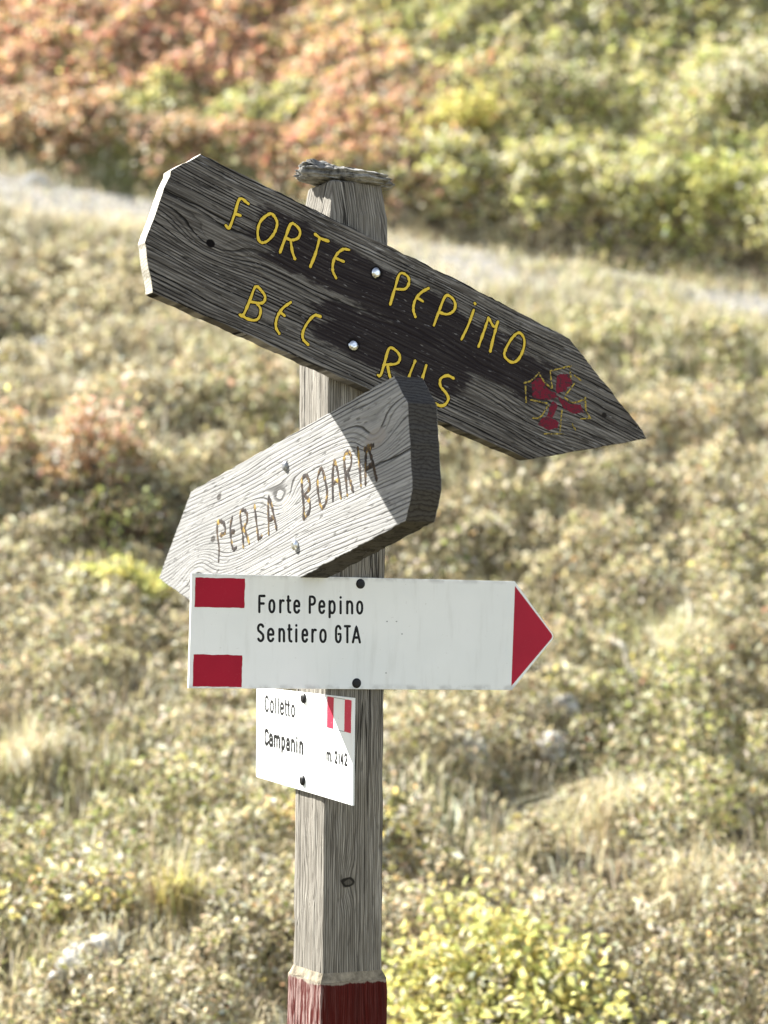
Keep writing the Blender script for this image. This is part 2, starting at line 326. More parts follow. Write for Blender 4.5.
def wood_detail(g, x, y, f, light, mid, dark, fibre=700.0, sharp=0.86, f0=0.25, f1=0.75):
    """colour and height of weathered wood out of its ring field"""
    s = g.math('FRACT', f)
    fib = g.noise(g.comb(g.mul(x, 14.0), g.mul(y, fibre), 1.7), 1.0, 3.0, 0.6)
    fib2 = g.noise(g.comb(g.mul(x, 45.0), g.mul(y, fibre * 0.45), 5.7), 1.0, 2.0, 0.5)
    blot = g.noise(g.comb(g.mul(x, 9.0), g.mul(y, 22.0), 8.8), 1.0, 4.0, 0.6)
    late = g.mul(g.rampf(s, sharp - 0.32, sharp), g.sub(1.0, g.rampf(s, 0.95, 1.0)))
    vary = g.rampf(g.noise(g.comb(g.mul(f, 1.0), g.mul(x, 3.0), 2.2), 0.9, 2.0), 0.30, 0.62)
    late = g.mul(late, vary)
    c = g.mix(g.rampf(fib, f0, f1), mid, light)
    c = g.mix(g.mul(g.rampf(blot, 0.42, 0.72), 0.45), c, mid)
    c = g.mix(late, c, dark)
    c = g.mix(g.mul(g.rampf(fib2, 0.60, 0.74), 0.65), c, dark)
    h = g.add(g.mul(late, -1.0), g.mul(fib, 0.55))
    h = g.sub(h, g.mul(g.rampf(fib2, 0.58, 0.72), 0.5))
    return c, h, fib, blot, late

def spot(g, c, x, y, cx, cy, sx, sy, col, k=1.0):
    return g.mix(g.math('MULTIPLY', g.rampf(gauss(g, x, y, cx, cy, sx, sy), 0.30, 0.55), k), c, col)

def mat_dark_board():
    g = NG('blackened_board'); o = g.sep(g.coord('Object')); x, y = o[0], o[1]
    f = rings(g, x, y, 210.0, 10.0, 2.0, 9.0, [(-0.232, -0.011, 0.05, 0.020, 4.5), (0.09, 0.03, 0.10, 0.03, -2.5), (0.30, -0.03, 0.06, 0.03, 2.5)], 4.0)
    c, h, fib, blot, late = wood_detail(g, x, y, f, (0.245, 0.230, 0.208), (0.068, 0.061, 0.054), (0.008, 0.007, 0.006), 470.0, 0.76, 0.36, 0.70)
    # remains of black paint under the two lines of writing
    r = g.noise(g.comb(g.mul(x, 16.0), g.mul(y, 60.0), 0.3), 1.0, 4.0, 0.65)
    band1 = g.mul(g.sub(1.0, g.rampf(g.math('ABSOLUTE', g.sub(y, g.add(0.030, g.mul(x, -0.05)))), 0.012, 0.055)), g.mul(g.rampf(x, -0.23, -0.12), g.sub(1.0, g.rampf(x, 0.27, 0.35))))
    band2 = g.mul(g.sub(1.0, g.rampf(g.math('ABSOLUTE', g.sub(y, -0.035)), 0.012, 0.050)), g.mul(g.rampf(x, -0.12, -0.02), g.sub(1.0, g.rampf(x, 0.12, 0.22))))
    band = g.math('MAXIMUM', band1, band2)
    pm = g.rampf(g.add(g.mul(r, 1.3), g.mul(band, 0.62)), 0.86, 1.06)
    c = g.mix(g.mul(pm, 0.90), c, g.mix(fib, (0.010, 0.007, 0.009), (0.030, 0.024, 0.025)))
    # dry grey scuffs along the upper edge and round the emblem
    sc_ = g.rampf(g.noise(g.comb(g.mul(x, 24.0), g.mul(y, 420.0), 9.0), 1.0, 3.0, 0.6), 0.56, 0.70)
    edge = g.math('MAXIMUM', g.rampf(y, 0.050, 0.088), g.mul(gauss(g, x, y, 0.36, -0.015, 0.075, 0.06), 0.9))
    c = g.mix(g.mul(g.mul(sc_, edge), 0.8), c, (0.40, 0.39, 0.375))
    sp2 = g.rampf(g.noise(g.comb(g.mul(x, 70.0), g.mul(y, 300.0), 4.0), 1.0, 3.0, 0.6), 0.63, 0.72)
    c = g.mix(g.mul(sp2, 0.55), c, (0.30, 0.29, 0.28))
    c = spot(g, c, x, y, -0.2325, -0.0115, 0.0068, 0.0058, (0.006, 0.005, 0.005))
    c = spot(g, c, x, y, 0.395, 0.0135, 0.0045, 0.004, (0.02, 0.017, 0.015))
    for bx, by in DATA['dark']['bolts']:
        c = spot(g, c, x, y, bx / 1000, by / 1000, 0.0105, 0.0105, (0.008, 0.007, 0.007), 0.9)
    # one long check towards the left end
    chk = g.math('ABSOLUTE', g.sub(y, g.add(0.020, g.mul(g.noise(g.comb(g.mul(x, 14.0), 0.0, 0.0), 1.0, 3.0), 0.012))))
    ck = g.mul(g.sub(1.0, g.rampf(chk, 0.0004, 0.0018)), g.sub(1.0, g.rampf(x, -0.26, -0.17)))
    c = g.mix(ck, c, (0.012, 0.011, 0.010))
    g.bump(g.sub(h, ck), 0.7, 0.0016)
    return g.fin(c, 0.88, 0.08)

def mat_pale_board():
    g = NG('silvered_board'); o = g.sep(g.coord('Object')); x, y = o[0], o[1]
    f = rings(g, x, y, 185.0, 7.5, 1.3, 7.0, [(-0.03, 0.008, 0.060, 0.022, 5.5), (0.256, 0.030, 0.055, 0.026, 5.0), (-0.33, -0.02, 0.07, 0.03, -4.5), (-0.16, -0.03, 0.12, 0.03, 2.5)], 1.0)
    c, h, fib, blot, late = wood_detail(g, x, y, f, (0.315, 0.312, 0.30), (0.215, 0.212, 0.204), (0.05, 0.048, 0.045), 480.0, 0.84, 0.36, 0.66)
    c = spot(g, c, x, y, -0.012, 0.006, 0.016, 0.011, (0.30, 0.285, 0.26), 0.7)
    c = spot(g, c, x, y, 0.256, 0.030, 0.030, 0.013, (0.24, 0.22, 0.20), 0.75)
    for hx, hy in DATA['pale']['holes']:
        c = spot(g, c, x, y, hx / 1000, hy / 1000, 0.009, 0.005, (0.06, 0.055, 0.05))
    ln = g.math('ABSOLUTE', g.sub(y, g.add(-0.012, g.mul(g.noise(g.comb(g.mul(x, 9.0), 2.0, 0.0), 1.0, 3.0), 0.016))))
    ck = g.mul(g.sub(1.0, g.rampf(ln, 0.0003, 0.0016)), g.rampf(x, 0.16, 0.26))
    c = g.mix(ck, c, (0.03, 0.03, 0.03))
    g.bump(g.sub(h, g.mul(ck, 2.0)), 0.75, 0.0018)
    return g.fin(c, 0.85, 0.12)

def mat_end(name, light, dark, freq=170.0, cx=0.02, cy=-0.25):
    """sawn end: curved rings across the thickness"""
    g = NG(name); o = g.sep(g.coord('Object')); y, z = o[1], o[2]
    dy = g.sub(y, cy); dz = g.sub(z, cx)
    r = g.math('SQRT', g.add(g.mul(dy, dy), g.mul(dz, dz)))
    f = g.add(g.mul(r, freq), g.mul(g.noise(g.coord('Object'), 22.0, 4.0, 0.6), 5.0))
    s = g.math('FRACT', f)
    n = g.noise(g.coord('Object'), 220.0, 3.0, 0.6)
    c = g.mix(g.mul(g.rampf(s, 0.55, 0.9), 0.8), light, dark)
    c = g.mix(g.mul(g.rampf(n, 0.5, 0.7), 0.5), c, dark)
    g.bump(g.add(n, s), 0.6, 0.001)
    return g.fin(c, 0.88, 0.1)

def mat_post(name, light, mid, dark, red=False):
    g = NG(name); o = g.sep(g.coord('Object'))
    # grain runs up the post; the two faces read different slices of the same ring field
    x = o[2]; y = g.add(g.mul(o[0], 1.0), g.mul(o[1], 0.83))
    f = rings(g, x, y, 330.0, 9.0, 1.1, 10.0, [(1.318, -0.045, 0.030, 0.010, 3.0), (1.75, -0.02, 0.05, 0.02, 3.0), (2.16, 0.01, 0.05, 0.02, -3.0)], 6.0)
    c, h, fib, blot, late = wood_detail(g, x, y, f, light, mid, tuple(0.45 * a + 0.55 * b for a, b in zip(dark, mid)), 480.0, 0.84, 0.36, 0.68)
    st_ = g.rampf(g.noise(g.comb(g.mul(x, 10.0), g.mul(y, 330.0), 7.7), 1.0, 3.0, 0.65), 0.55, 0.72)
    c = g.mix(g.mul(st_, 0.8), c, dark)
    cr = g.noise(g.comb(g.mul(x, 2.6), g.mul(y, 95.0), 3.3), 1.0, 2.0, 0.5)
    ck = g.sub(1.0, g.rampf(g.math('ABSOLUTE', g.sub(cr, 0.5)), 0.004, 0.022))
    ck = g.mul(ck, g.rampf(g.noise(g.comb(g.mul(x, 5.0), g.mul(y, 30.0), 9.1), 1.0, 2.0), 0.50, 0.60))
    c = g.mix(g.mul(ck, 0.85), c, tuple(d * 0.35 for d in dark))
    if red:
        w = g.noise(g.comb(g.mul(x, 16.0), g.mul(y, 150.0), 2.0), 1.0, 4.0, 0.65)
        paint = g.mix(fib, (0.026, 0.004, 0.003), (0.105, 0.012, 0.009))
        wear = g.rampf(w, 0.42, 0.60)
        wear = g.mul(wear, g.add(0.05, g.mul(g.rampf(o[0], -0.040, -0.050), 0.85)))
        c = g.mix(wear, paint, c)
        rag = g.sub(o[2], g.add(1.1795, g.mul(g.noise(g.comb(g.mul(o[0], 60.0), g.mul(o[1], 60.0), g.mul(o[2], 40.0)), 1.0, 3.0, 0.6), 0.012)))
        c = g.mix(g.rampf(rag, -0.0015, 0.0015), c, (0.26, 0.225, 0.18))
    else:
        kn = gauss(g, x, o[0], 1.318, -0.008, 0.0065, 0.0105)
        kn = g.mul(kn, g.rampf(o[1], -0.040, -0.0425))
        c = g.mix(g.rampf(kn, 0.25, 0.45), c, mid)
        kn = g.add(kn, g.mul(g.rampf(kn, 0.05, 0.3), g.mul(g.sub(g.noise(g.comb(g.mul(x, 160.0), g.mul(o[0], 110.0), 0.0), 1.0, 3.0, 0.6), 0.5), 0.75)))
        ring_ = g.mul(g.rampf(kn, 0.30, 0.48), g.sub(1.0, g.mul(g.rampf(kn, 0.62, 0.85), 0.5)))
        c = g.mix(g.mul(ring_, 0.9), c, tuple(d * 0.4 for d in dark))
    g.bump(g.sub(h, g.mul(ck, 2.5)), 0.8, 0.0018)
    return g.fin(c, 0.88, 0.1)

def mat_white_plate():
    g = NG('white_enamel'); p = g.coord('Object'); o = g.sep(p)
    n = g.noise(p, 7.0, 4.0, 0.55); n2 = g.noise(p, 160.0, 3.0, 0.6); n3 = g.noise(g.comb(g.mul(o[0], 60.0), g.mul(o[1], 9.0), 0.0), 1.0, 4.0, 0.6)
    c = g.mix(g.rampf(n, 0.35, 0.7), (0.77, 0.785, 0.775), (0.72, 0.74, 0.73))
    c = g.mix(g.mul(g.rampf(n3, 0.50, 0.74), 0.22), c, (0.46, 0.46, 0.43))
    rim = g.rampf(g.math('ABSOLUTE', g.add(o[1], 0.001)), 0.066, 0.0735)
    c = g.mix(g.mul(g.mul(rim, g.rampf(g.noise(p, 40.0, 4.0, 0.6), 0.42, 0.62)), 0.55), c, (0.34, 0.34, 0.33))
    c = g.mix(g.mul(g.rampf(n2, 0.69, 0.74), 0.45), c, (0.40, 0.38, 0.34))
    g.bump(n, 0.06, 0.002)
    return g.fin(c, 0.5, 0.25)

def mat_print(name, col, wearcol, wear=0.25, scale=220.0, w0=0.60):
    g = NG(name); n = g.noise(g.coord('Object'), scale, 4.0, 0.65)
    n2 = g.noise(g.coord('Object'), 14.0, 3.0)
    c = g.mix(g.mul(g.rampf(n2, 0.35, 0.7), 0.5), col, tuple(k * 0.78 for k in col))
    c = g.mix(g.mul(g.rampf(n, w0, w0 + 0.10), wear), c, wearcol)
    return g.fin(c, 0.5, 0.15)

def mat_carved():
    g = NG('carved_groove_with_paint'); n = g.noise(g.coord('Object'), 60.0, 4.0, 0.6); n2 = g.noise(g.coord('Object'), 240.0, 3.0, 0.6)
    c = g.ramp(n, [(0.44, (0.010, 0.006, 0.005)), (0.56, (0.04, 0.022, 0.009)), (0.61, (0.26, 0.165, 0.03)), (0.72, (0.40, 0.28, 0.06))])
    c = g.mix(g.mul(g.rampf(n2, 0.55, 0.65), 0.6), c, (0.05, 0.028, 0.015))
    g.bump(n2, 0.5, 0.001)
    return g.fin(c, 0.7, 0.25)

# ------------------------------------------------------------------ setting: ground, trail
def axis(fine0, fine1, step, far0, far1, grow=1.22):
    a = list(np.arange(fine0, fine1 + 1e-6, step)); s = step
    while a[-1] < far1: s *= grow; a.append(a[-1] + s)
    s = step
    while a[0] > far0: s *= grow; a.insert(0, a[0] - s)
    return np.array(a)
gx = axis(-4.2, 4.2, 0.06, -160, 160); gy = axis(-0.8, 13.0, 0.06, -60, 170)
X, Y = np.meshgrid(gx, gy); Z = terrain(X, Y)
nx, ny = len(gx), len(gy)
idx = np.arange(nx * ny).reshape(ny, nx)
F = np.stack([idx[:-1, :-1], idx[:-1, 1:], idx[1:, 1:], idx[1:, :-1]], -1).reshape(-1, 4)
me = bulk('ground', np.stack([X, Y, Z], -1).reshape(-1, 3), F); me.shade_smooth()
ground = obj('hillside', me, mat_soil())
tag(ground, 'grassy mountain slope rising behind the signpost', 'slope', kind='structure')

px_ = np.arange(-9, 9.01, 0.07); pt = np.linspace(-0.42, 0.40, 11)
PX, PT = np.meshgrid(px_, pt)
PY = CY + 10.7 - 0.44 * PX + PT - 0.22 * (fbm(PX * 0.9, 3.0, 5, 2) - 0.5)
edge = np.abs(PT) / 0.41
PZ = terrain(PX, PY) + 0.012 - 0.03 * sstep(0.8, 1.0, edge)
idx = np.arange(PX.size).reshape(PX.shape)
F = np.stack([idx[:-1, :-1], idx[:-1, 1:], idx[1:, 1:], idx[1:, :-1]], -1).reshape(-1, 4)
me = bulk('path', np.stack([PX, PY, PZ], -1).reshape(-1, 3), F); me.shade_smooth()
trail = obj('path', me, mat_path())
tag(trail, 'pale trodden footpath cutting across the slope', 'path', kind='structure')

# ------------------------------------------------------------------ ground cover (uncountable)
def scatter_pts(n, d0, d1, power, half_k, half_c):
    """points in the wedge in front of the camera, thinning out with distance"""
    u = rng.random(n)
    p = power + 2.0
    d = (d0 ** p + u * (d1 ** p - d0 ** p)) ** (1 / p) if abs(p) > 1e-6 else d0 * (d1 / d0) ** u
    x = CAM[0] + (rng.random(n) * 2 - 1) * (half_k * d + half_c)
    return x, CY + d, d

PAL = {k: np.array(v) for k, v in dict(
    straw=(0.63, 0.56, 0.33), cream=(0.70, 0.67, 0.53), olive=(0.26, 0.26, 0.095), green=(0.30, 0.36, 0.12),
    lime=(0.60, 0.60, 0.22), yellow=(0.72, 0.63, 0.22), brown=(0.19, 0.145, 0.085), dark=(0.045, 0.04, 0.022),
    red=(0.64, 0.27, 0.18), rose=(0.74, 0.45, 0.33), orange=(0.74, 0.50, 0.26), tan=(0.50, 0.42, 0.27)).items()}

def pick(weights):
    """weights: dict name -> array; one palette colour per leaf, jittered"""
    names = list(weights); Wt = np.stack([np.broadcast_to(weights[k], weights[names[0]].shape) for k in names], 1)
    Wt = np.maximum(Wt, 0); cs = np.cumsum(Wt, 1); r = rng.random(len(cs)) * cs[:, -1]
    k = (cs < r[:, None]).sum(1).clip(0, len(names) - 1)
    c = np.stack([PAL[q] for q in names])[k]
    return np.clip(c * rng.uniform(0.7, 1.25, (len(c), 1)) * rng.uniform(0.92, 1.08, (len(c), 3)), 0.01, 0.85)

def cover_colours(x, y, t):
    a = fbm(x * 1.1, y * 1.1, 61, 3); b = fbm(x * 3.3, y * 3.3, 71, 2); c = fbm(x * 2.2, y * 2.2, 81, 2)
    above = sstep(0.3, 0.7, t)
    left = sstep(0.75, -0.55, x + 1.6 * (a - 0.5) + 0.06 * (t - 2))
    redm = above * left * sstep(0.36, 0.60, c + 0.10)
    grn = sstep(0.45, 0.62, a)
    o = 1 - above
    hot = sstep(0.60, 0.70, fbm(x * 1.9 + 7, y * 1.9, 91, 2))
    w = dict(
        straw=o * (1.15 - 0.5 * grn) + above * 0.7 * (1 - redm), cream=o * 0.85 + above * 0.85 * (1 - 0.6 * redm),
        tan=o * (0.85 + 0.5 * sstep(-4.0, -1.0, t)) + above * 0.2, olive=0.9 * o * (0.42 + grn) * (1 - 0.5 * sstep(-4.0, -1.0, t)) + above * (1 - redm) * 0.45, green=o * grn * 0.35 + above * (1 - redm) * 0.3,
        lime=o * grn * sstep(0.45, 0.65, b) * 0.9 + above * (1 - redm) * 1.5, yellow=0.08 * o + above * 0.55,
        brown=o * (0.35 + 0.6 * sstep(0.6, 0.4, b)) + above * 0.2, dark=0.60 * o + 0.22 * above,
        red=redm * 0.62 + 0.006, rose=redm * 1.25 + 0.03 * o * hot, orange=redm * 0.7 + 0.16 * o * hot + 0.015)
    return pick(w)

def cover(name, n, d0, d1, power, hk, hc, size, label, cat, tsel):
    x, y, d = scatter_pts(n, d0, d1, power, hk, hc)
    t = path_t(x, y)
    keep = tsel(x, y, t)
    x, y, d, t = x[keep], y[keep], d[keep], t[keep]
    h = hummock(x, y)
    z = terrain(x, y) + h * (1 - rng.random(len(x)) ** 2 * 0.9) + 0.006
    nr = unit(rng.normal(size=(len(x), 3)) * 0.9 + np.array([-0.1, -0.2, 0.75]))
    L = size * (d / 5.0) ** 0.75 * np.exp(np.clip(rng.normal(size=len(x)), -2, 1.6) * 0.42) * 0.95
    V, Fc, c = leaves(np.stack([x, y, z], 1), nr, L, L * rng.uniform(0.28, 0.6, len(x)), cover_colours(x, y, t))
    o = obj(name, bulk(name, V, Fc, c), LEAF)
    tag(o, label, cat, kind='stuff')
    return o

below = lambda x, y, t: (t < -0.30 - 0.3 * fbm(x * 3, y * 3, 15, 2)) & (hummock(x, y) > 0.024 + 0.06 * rng.random(len(x)))
above = lambda x, y, t: (t > 0.50 + 0.30 * (fbm(x * 4, y * 4, 19, 2) - 0.5)) | ((t > 0.40) & (rng.random(len(x)) < 0.12))
cover('undergrowth', 680000, 3.6, 11.6, -1.2, 0.21, 0.45, 0.0145, 'low olive and brown heath plants covering the slope below the path', 'undergrowth', below)
cover('heather', 420000, 9.2, 19.0, -0.9, 0.21, 0.6, 0.0185, 'red and yellow green autumn heath on the bank above the path', 'heath', above)

def grass(name, n, d0, d1, power, hk, hc, label, tsel, length=0.11, pal=None):
    x, y, d = scatter_pts(n, d0, d1, power, hk, hc)
    t = path_t(x, y); k = tsel(x, y, t); x, y, d, t = x[k], y[k], d[k], t[k]
    z = terrain(x, y) - 0.005
    a = fbm(x * 1.1, y * 1.1, 61, 3)
    c = pick(dict(straw=np.ones(len(x)), cream=np.full(len(x), 0.9), tan=np.full(len(x), 0.7), olive=sstep(0.42, 0.62, a) * 0.9, lime=sstep(0.5, 0.65, a) * 0.35, brown=np.full(len(x), 0.3)))
    L = length * rng.uniform(0.45, 1.3, len(x)); W_ = 0.0034 * (d / 5) ** 0.7 * rng.uniform(0.7, 1.5, len(x))
    V, Fc, c = blades(np.stack([x, y, z], 1), L, W_, rng.uniform(0.2, 1.1, len(x)), c)
    o = obj(name, bulk(name, V, Fc, c), STRAW); tag(o, label, 'grass', kind='stuff'); return o
gsel = lambda x, y, t: (t < -0.26 - 0.2 * rng.random(len(x))) & (rng.random(len(x)) < 0.38 + 0.62 * sstep(0.42, 0.55, fbm(x * 1.7, y * 1.7, 101, 3) + 0.10 * sstep(-3, -0.8, t)))
grass('dry_grass', 170000, 3.4, 11.6, -1.0, 0.21, 0.45, 'pale dry grass between the low plants below the path', gsel)
grass('path_edge_grass', 130000, 8.8, 12.6, -0.5, 0.21, 0.5, 'short bleached grass growing over the footpath edges',
      lambda x, y, t: (np.abs(t) < 0.5) & (rng.random(len(x)) < 0.13 + 0.87 * np.maximum(np.maximum(sstep(0.10, 0.36, np.abs(t - 0.12)), sstep(0.50, 0.60, fbm(x * 1.6 + 3, y * 2.6, 131, 2)) * sstep(-1.3, -0.6, x)), 0.85 * sstep(-1.1, -0.3, x) * sstep(1.0, 0.4, x)) * sstep(0.28, 0.50, fbm(x * 2.3, y * 2.3, 111, 2))), 0.07)
# thinner cover beyond the picture's edges
cover('scrub', 90000, 3.0, 26.0, -1.2, 0.62, 1.6, 0.045, 'thin scrub on the slope to either side', 'scrub',
      lambda x, y, t: (np.abs(t) > 0.5) & (np.abs(x - CAM[0]) > 0.205 * (y - CY) + 0.35))
# ------------------------------------------------------------------ single plants and stones
BARK = mat_flat('bark', (0.13, 0.09, 0.06), 0.85, 0.2, 0.0, 0.5, 90.0)
DRY = mat_flat('bleached_stem', (0.62, 0.57, 0.46), 0.75, 0.2, 0.0, 0.25, 70.0)

def tubes(paths, sides=5):
    """tapered stems: list of (points, r0, r1)"""
    V = []; Fc = []
    for pts, r0, r1 in paths:
        pts = np.array(pts); n = len(pts); t = unit(np.gradient(pts, axis=0)); b = len(V)
        a = unit(np.cross(t, np.array([0.31, 0.2, 0.93]))); c = np.cross(t, a)
        for i in range(n):
            r = r0 + (r1 - r0) * i / (n - 1)
            for k in range(sides):
                th_ = 2 * math.pi * k / sides; V.append(pts[i] + r * (a[i] * math.cos(th_) + c[i] * math.sin(th_)))
        for i in range(n - 1):
            for k in range(sides):
                j = (k + 1) % sides; Fc.append((b + i * sides + k, b + i * sides + j, b + (i + 1) * sides + j, b + (i + 1) * sides + k))
        Fc.append(tuple(b + k for k in range(sides))[::-1]); Fc.append(tuple(b + (n - 1) * sides + k for k in range(sides)))
    return mesh_from(V, Fc, True)

def shrub(name, x, y, rx, ry, h, label, cat, weights, n=2500, size=0.018, stems=16, group=None, lean=(0, 0)):
    z0 = float(terrain(x, y))
    r = empty(name, (x, y, z0), label, cat, group)
    tips = []; paths = []
    for k in range(stems):
        a = rng.uniform(0, 2 * math.pi); q = math.sqrt(rng.random())
        tip = np.array([math.cos(a) * rx * q + lean[0], math.sin(a) * ry * q + lean[1], h * (1.0 - 0.55 * q * q) * rng.uniform(0.62, 1.05)])
        tip[2] += float(terrain(x + tip[0], y + tip[1])) - z0
        base = np.array([tip[0] * 0.2, tip[1] * 0.2, -0.03])
        midp = base * 0.45 + tip * 0.55 + np.array([rng.normal() * 0.03, rng.normal() * 0.03, 0.05 * h])
        u = np.linspace(0, 1, 7)[:, None]
        paths.append(((1 - u) ** 2 * base + 2 * u * (1 - u) * midp + u * u * tip, 0.006, 0.0018)); tips.append(tip)
        for b in range(2):
            s_ = paths[-1 - b][0][rng.integers(2, 5)] if False else ((1 - .55) ** 2 * base + 2 * .55 * .45 * midp + .55 ** 2 * tip)
            e = s_ + np.array([rng.normal() * rx * 0.28, rng.normal() * ry * 0.28, abs(rng.normal()) * h * 0.30])
            paths.append((np.linspace(s_, e, 4), 0.003, 0.0012)); tips.append(e)
    st = obj('branch_work', tubes(paths, 5), BARK, r); st.name = 'branches'
    tips = np.array(tips); k = rng.integers(0, len(tips), n)
    sp = np.array([rx, ry, h]) * 0.17
    P = tips[k] + rng.normal(size=(n, 3)) * sp * rng.uniform(0.4, 1.2, (n, 1))
    P[:, 2] = np.maximum(P[:, 2], 0.01 + terrain(P[:, 0] + x, P[:, 1] + y) - z0)
    nr = unit(rng.normal(size=(n, 3)) + np.array([-0.2, -0.2, 0.8]))
    w = {q: np.full(n, float(v)) for q, v in weights.items()}
    L = size * rng.uniform(0.6, 1.4, n)
    V, Fc, c = leaves(P, nr, L, L * rng.uniform(0.4, 0.75, n), pick(w) * (0.8 + 0.4 * rng.random(len(tips)))[k][:, None])
    obj('foliage', bulk('foliage', V, Fc, np.clip(c, 0.01, 0.85)), LEAF, r)
    return r

LEMON = dict(lime=1.2, yellow=1.0, olive=0.3, cream=0.35)
LIME = dict(lime=1.3, yellow=0.7, green=0.6, olive=0.35, cream=0.25)
GREEN = dict(lime=1.2, green=0.25, olive=0.35, cream=1.2, yellow=0.5, straw=0.5)
RUST = dict(orange=1.3, rose=1.0, red=0.06, tan=0.6, olive=0.3, cream=0.8)
GREY = dict(olive=1.0, dark=0.7, green=0.5, cream=0.45, tan=0.4)
shrub('low_bush', 0.31, 1.70, 0.29, 0.24, 0.20, 'bright yellow green bush beside the red post base', 'bush', LEMON, 4400, 0.023, 34)
shrub('low_bush', 0.13, 1.52, 0.10, 0.10, 0.09, 'small lime bush close against the right side of the post foot', 'bush', LEMON, 1100, 0.018, 10)
shrub('bilberry_shrub', -0.95, 4.55, 0.17, 0.15, 0.34, 'orange autumn shrub with dark stems left of the boards', 'shrub', RUST, 2000, 0.026, 18)
shrub('bilberry_shrub', -1.27, 4.72, 0.14, 0.14, 0.20, 'low rusty shrub left of the taller orange shrub', 'shrub', dict(RUST, tan=1.2, yellow=0.6), 1100, 0.024, 12)
shrub('juniper_bush', -0.80, 4.22, 0.16, 0.13, 0.24, 'dark olive bush just below the orange shrub', 'bush', dict(dark=1.4, olive=0.7, brown=0.8, green=0.2), 1300, 0.022, 16)
shrub('fern', -0.74, 3.92, 0.17, 0.14, 0.14, 'bright yellow fern patch left of the pale board tip', 'fern', dict(lime=1.6, yellow=0.9, green=0.3), 900, 0.03, 12)
shrub('low_bush', -0.02, 2.30, 0.22, 0.16, 0.16, 'speckled yellow and brown bush behind the bare post', 'bush', dict(yellow=0.6, olive=1, orange=0.4, cream=0.7, brown=0.5), 1800, 0.019, 16)
shrub('low_bush', -0.60, 2.02, 0.18, 0.13, 0.12, 'olive and yellow bush above the pale slab of rock', 'bush', dict(yellow=0.5, olive=1.1, orange=0.25, cream=0.6, brown=0.6), 1300, 0.019, 14)
# on and above the bank
shrub('alder_bush', 0.42, 8.42, 0.20, 0.16, 0.26, 'bright yellow bush high on the bank', 'bush', dict(yellow=1.6, lime=0.9, orange=0.2), 900, 0.032, 12)
shrub('alder_bush', 0.92, 8.60, 0.42, 0.26, 0.26, 'grey olive bush high on the bank right of the yellow bush', 'bush', GREY, 1500, 0.026, 20)
shrub('willow_bush', 1.92, 8.35, 0.26, 0.2, 0.34, 'silvery bush in the top right corner', 'bush', dict(cream=1.2, olive=0.8, tan=0.5), 1100, 0.03, 12)
shrub('willow_bush', 0.08, 8.25, 0.20, 0.16, 0.20, 'dark reddish bush above the stone capped post', 'bush', dict(dark=1, brown=0.8, olive=0.9, red=0.2), 800, 0.03, 10)
bank = [(0.35, 'olive bush overhanging the path just right of the post', GREEN, 0.17), (0.80, 'pale green bush overhanging the path above the dark board', dict(GREEN, cream=1.2), 0.19),
        (1.20, 'green bush with pale tips overhanging the path right of the dark board', GREEN, 0.2), (1.58, 'yellow green bush overhanging the right end of the path', LIME, 0.24), (1.98, 'broad leafy bush on the bank at the right edge', GREEN, 0.24),
        (-1.15, 'tawny shrub on the bank behind the dark board end', dict(RUST, tan=1.2, olive=0.8), 0.15), (-1.58, 'brown red shrub on the bank above the path at left', RUST, 0.16), (-2.02, 'rusty shrub on the bank at the left edge', dict(RUST, dark=0.4), 0.16)]
for bx, lab, pal, hh in bank:
    by = CY + 10.7 - 0.44 * bx + 0.70
    shrub('bank_bush', bx, by, 0.27, 0.17, hh, lab, 'bush', pal, 1700, 0.03, 16, 'bushes along the upper edge of the path', (0, -0.07))

def tuft(name, x, y, r, n, L, label, weights, spread=0.6):
    z0 = float(terrain(x, y)); a = rng.uniform(0, 6.28, n); q = r * np.sqrt(rng.random(n))
    P = np.stack([np.cos(a) * q, np.sin(a) * q, terrain(x + np.cos(a) * q, y + np.sin(a) * q) - z0 - 0.005], 1)
    c = pick({k: np.full(n, float(v)) for k, v in weights.items()})
    V, Fc, c = blades(P, L * rng.uniform(0.5, 1.2, n), 0.004 * rng.uniform(0.7, 1.4, n), rng.uniform(0.1, 1.1, n) * spread * 1.6, c)
    o = obj(name, bulk(name, V, Fc, c), STRAW); o.location = (x, y, z0); tag(o, label, 'grass tuft'); return o
tuft('grass_tuft', -0.40, 1.96, 0.05, 420, 0.15, 'ochre grass tuft beside the pale slab of rock', dict(yellow=0.8, tan=0.9, olive=0.6, brown=0.6))
tuft('grass_tuft', 0.78, 2.15, 0.10, 700, 0.20, 'long straw coloured grass tuft right of the lime bush', dict(straw=1, cream=0.8, tan=0.6), 0.9)
tuft('grass_tuft', 0.62, 2.55, 0.09, 500, 0.20, 'tawny grass tuft above the lime bush', dict(straw=1.2, tan=0.6, cream=0.6), 0.9)
tuft('grass_tuft', -0.88, 2.85, 0.08, 420, 0.18, 'thin dry grass tuft at the left edge', dict(straw=1, cream=0.6, tan=0.8), 0.8)
tuft('grass_tuft', 0.95, 3.6, 0.10, 420, 0.2, 'bleached grass tuft beside the bent dry stalk', dict(straw=1, cream=0.9, lime=0.2), 0.9)

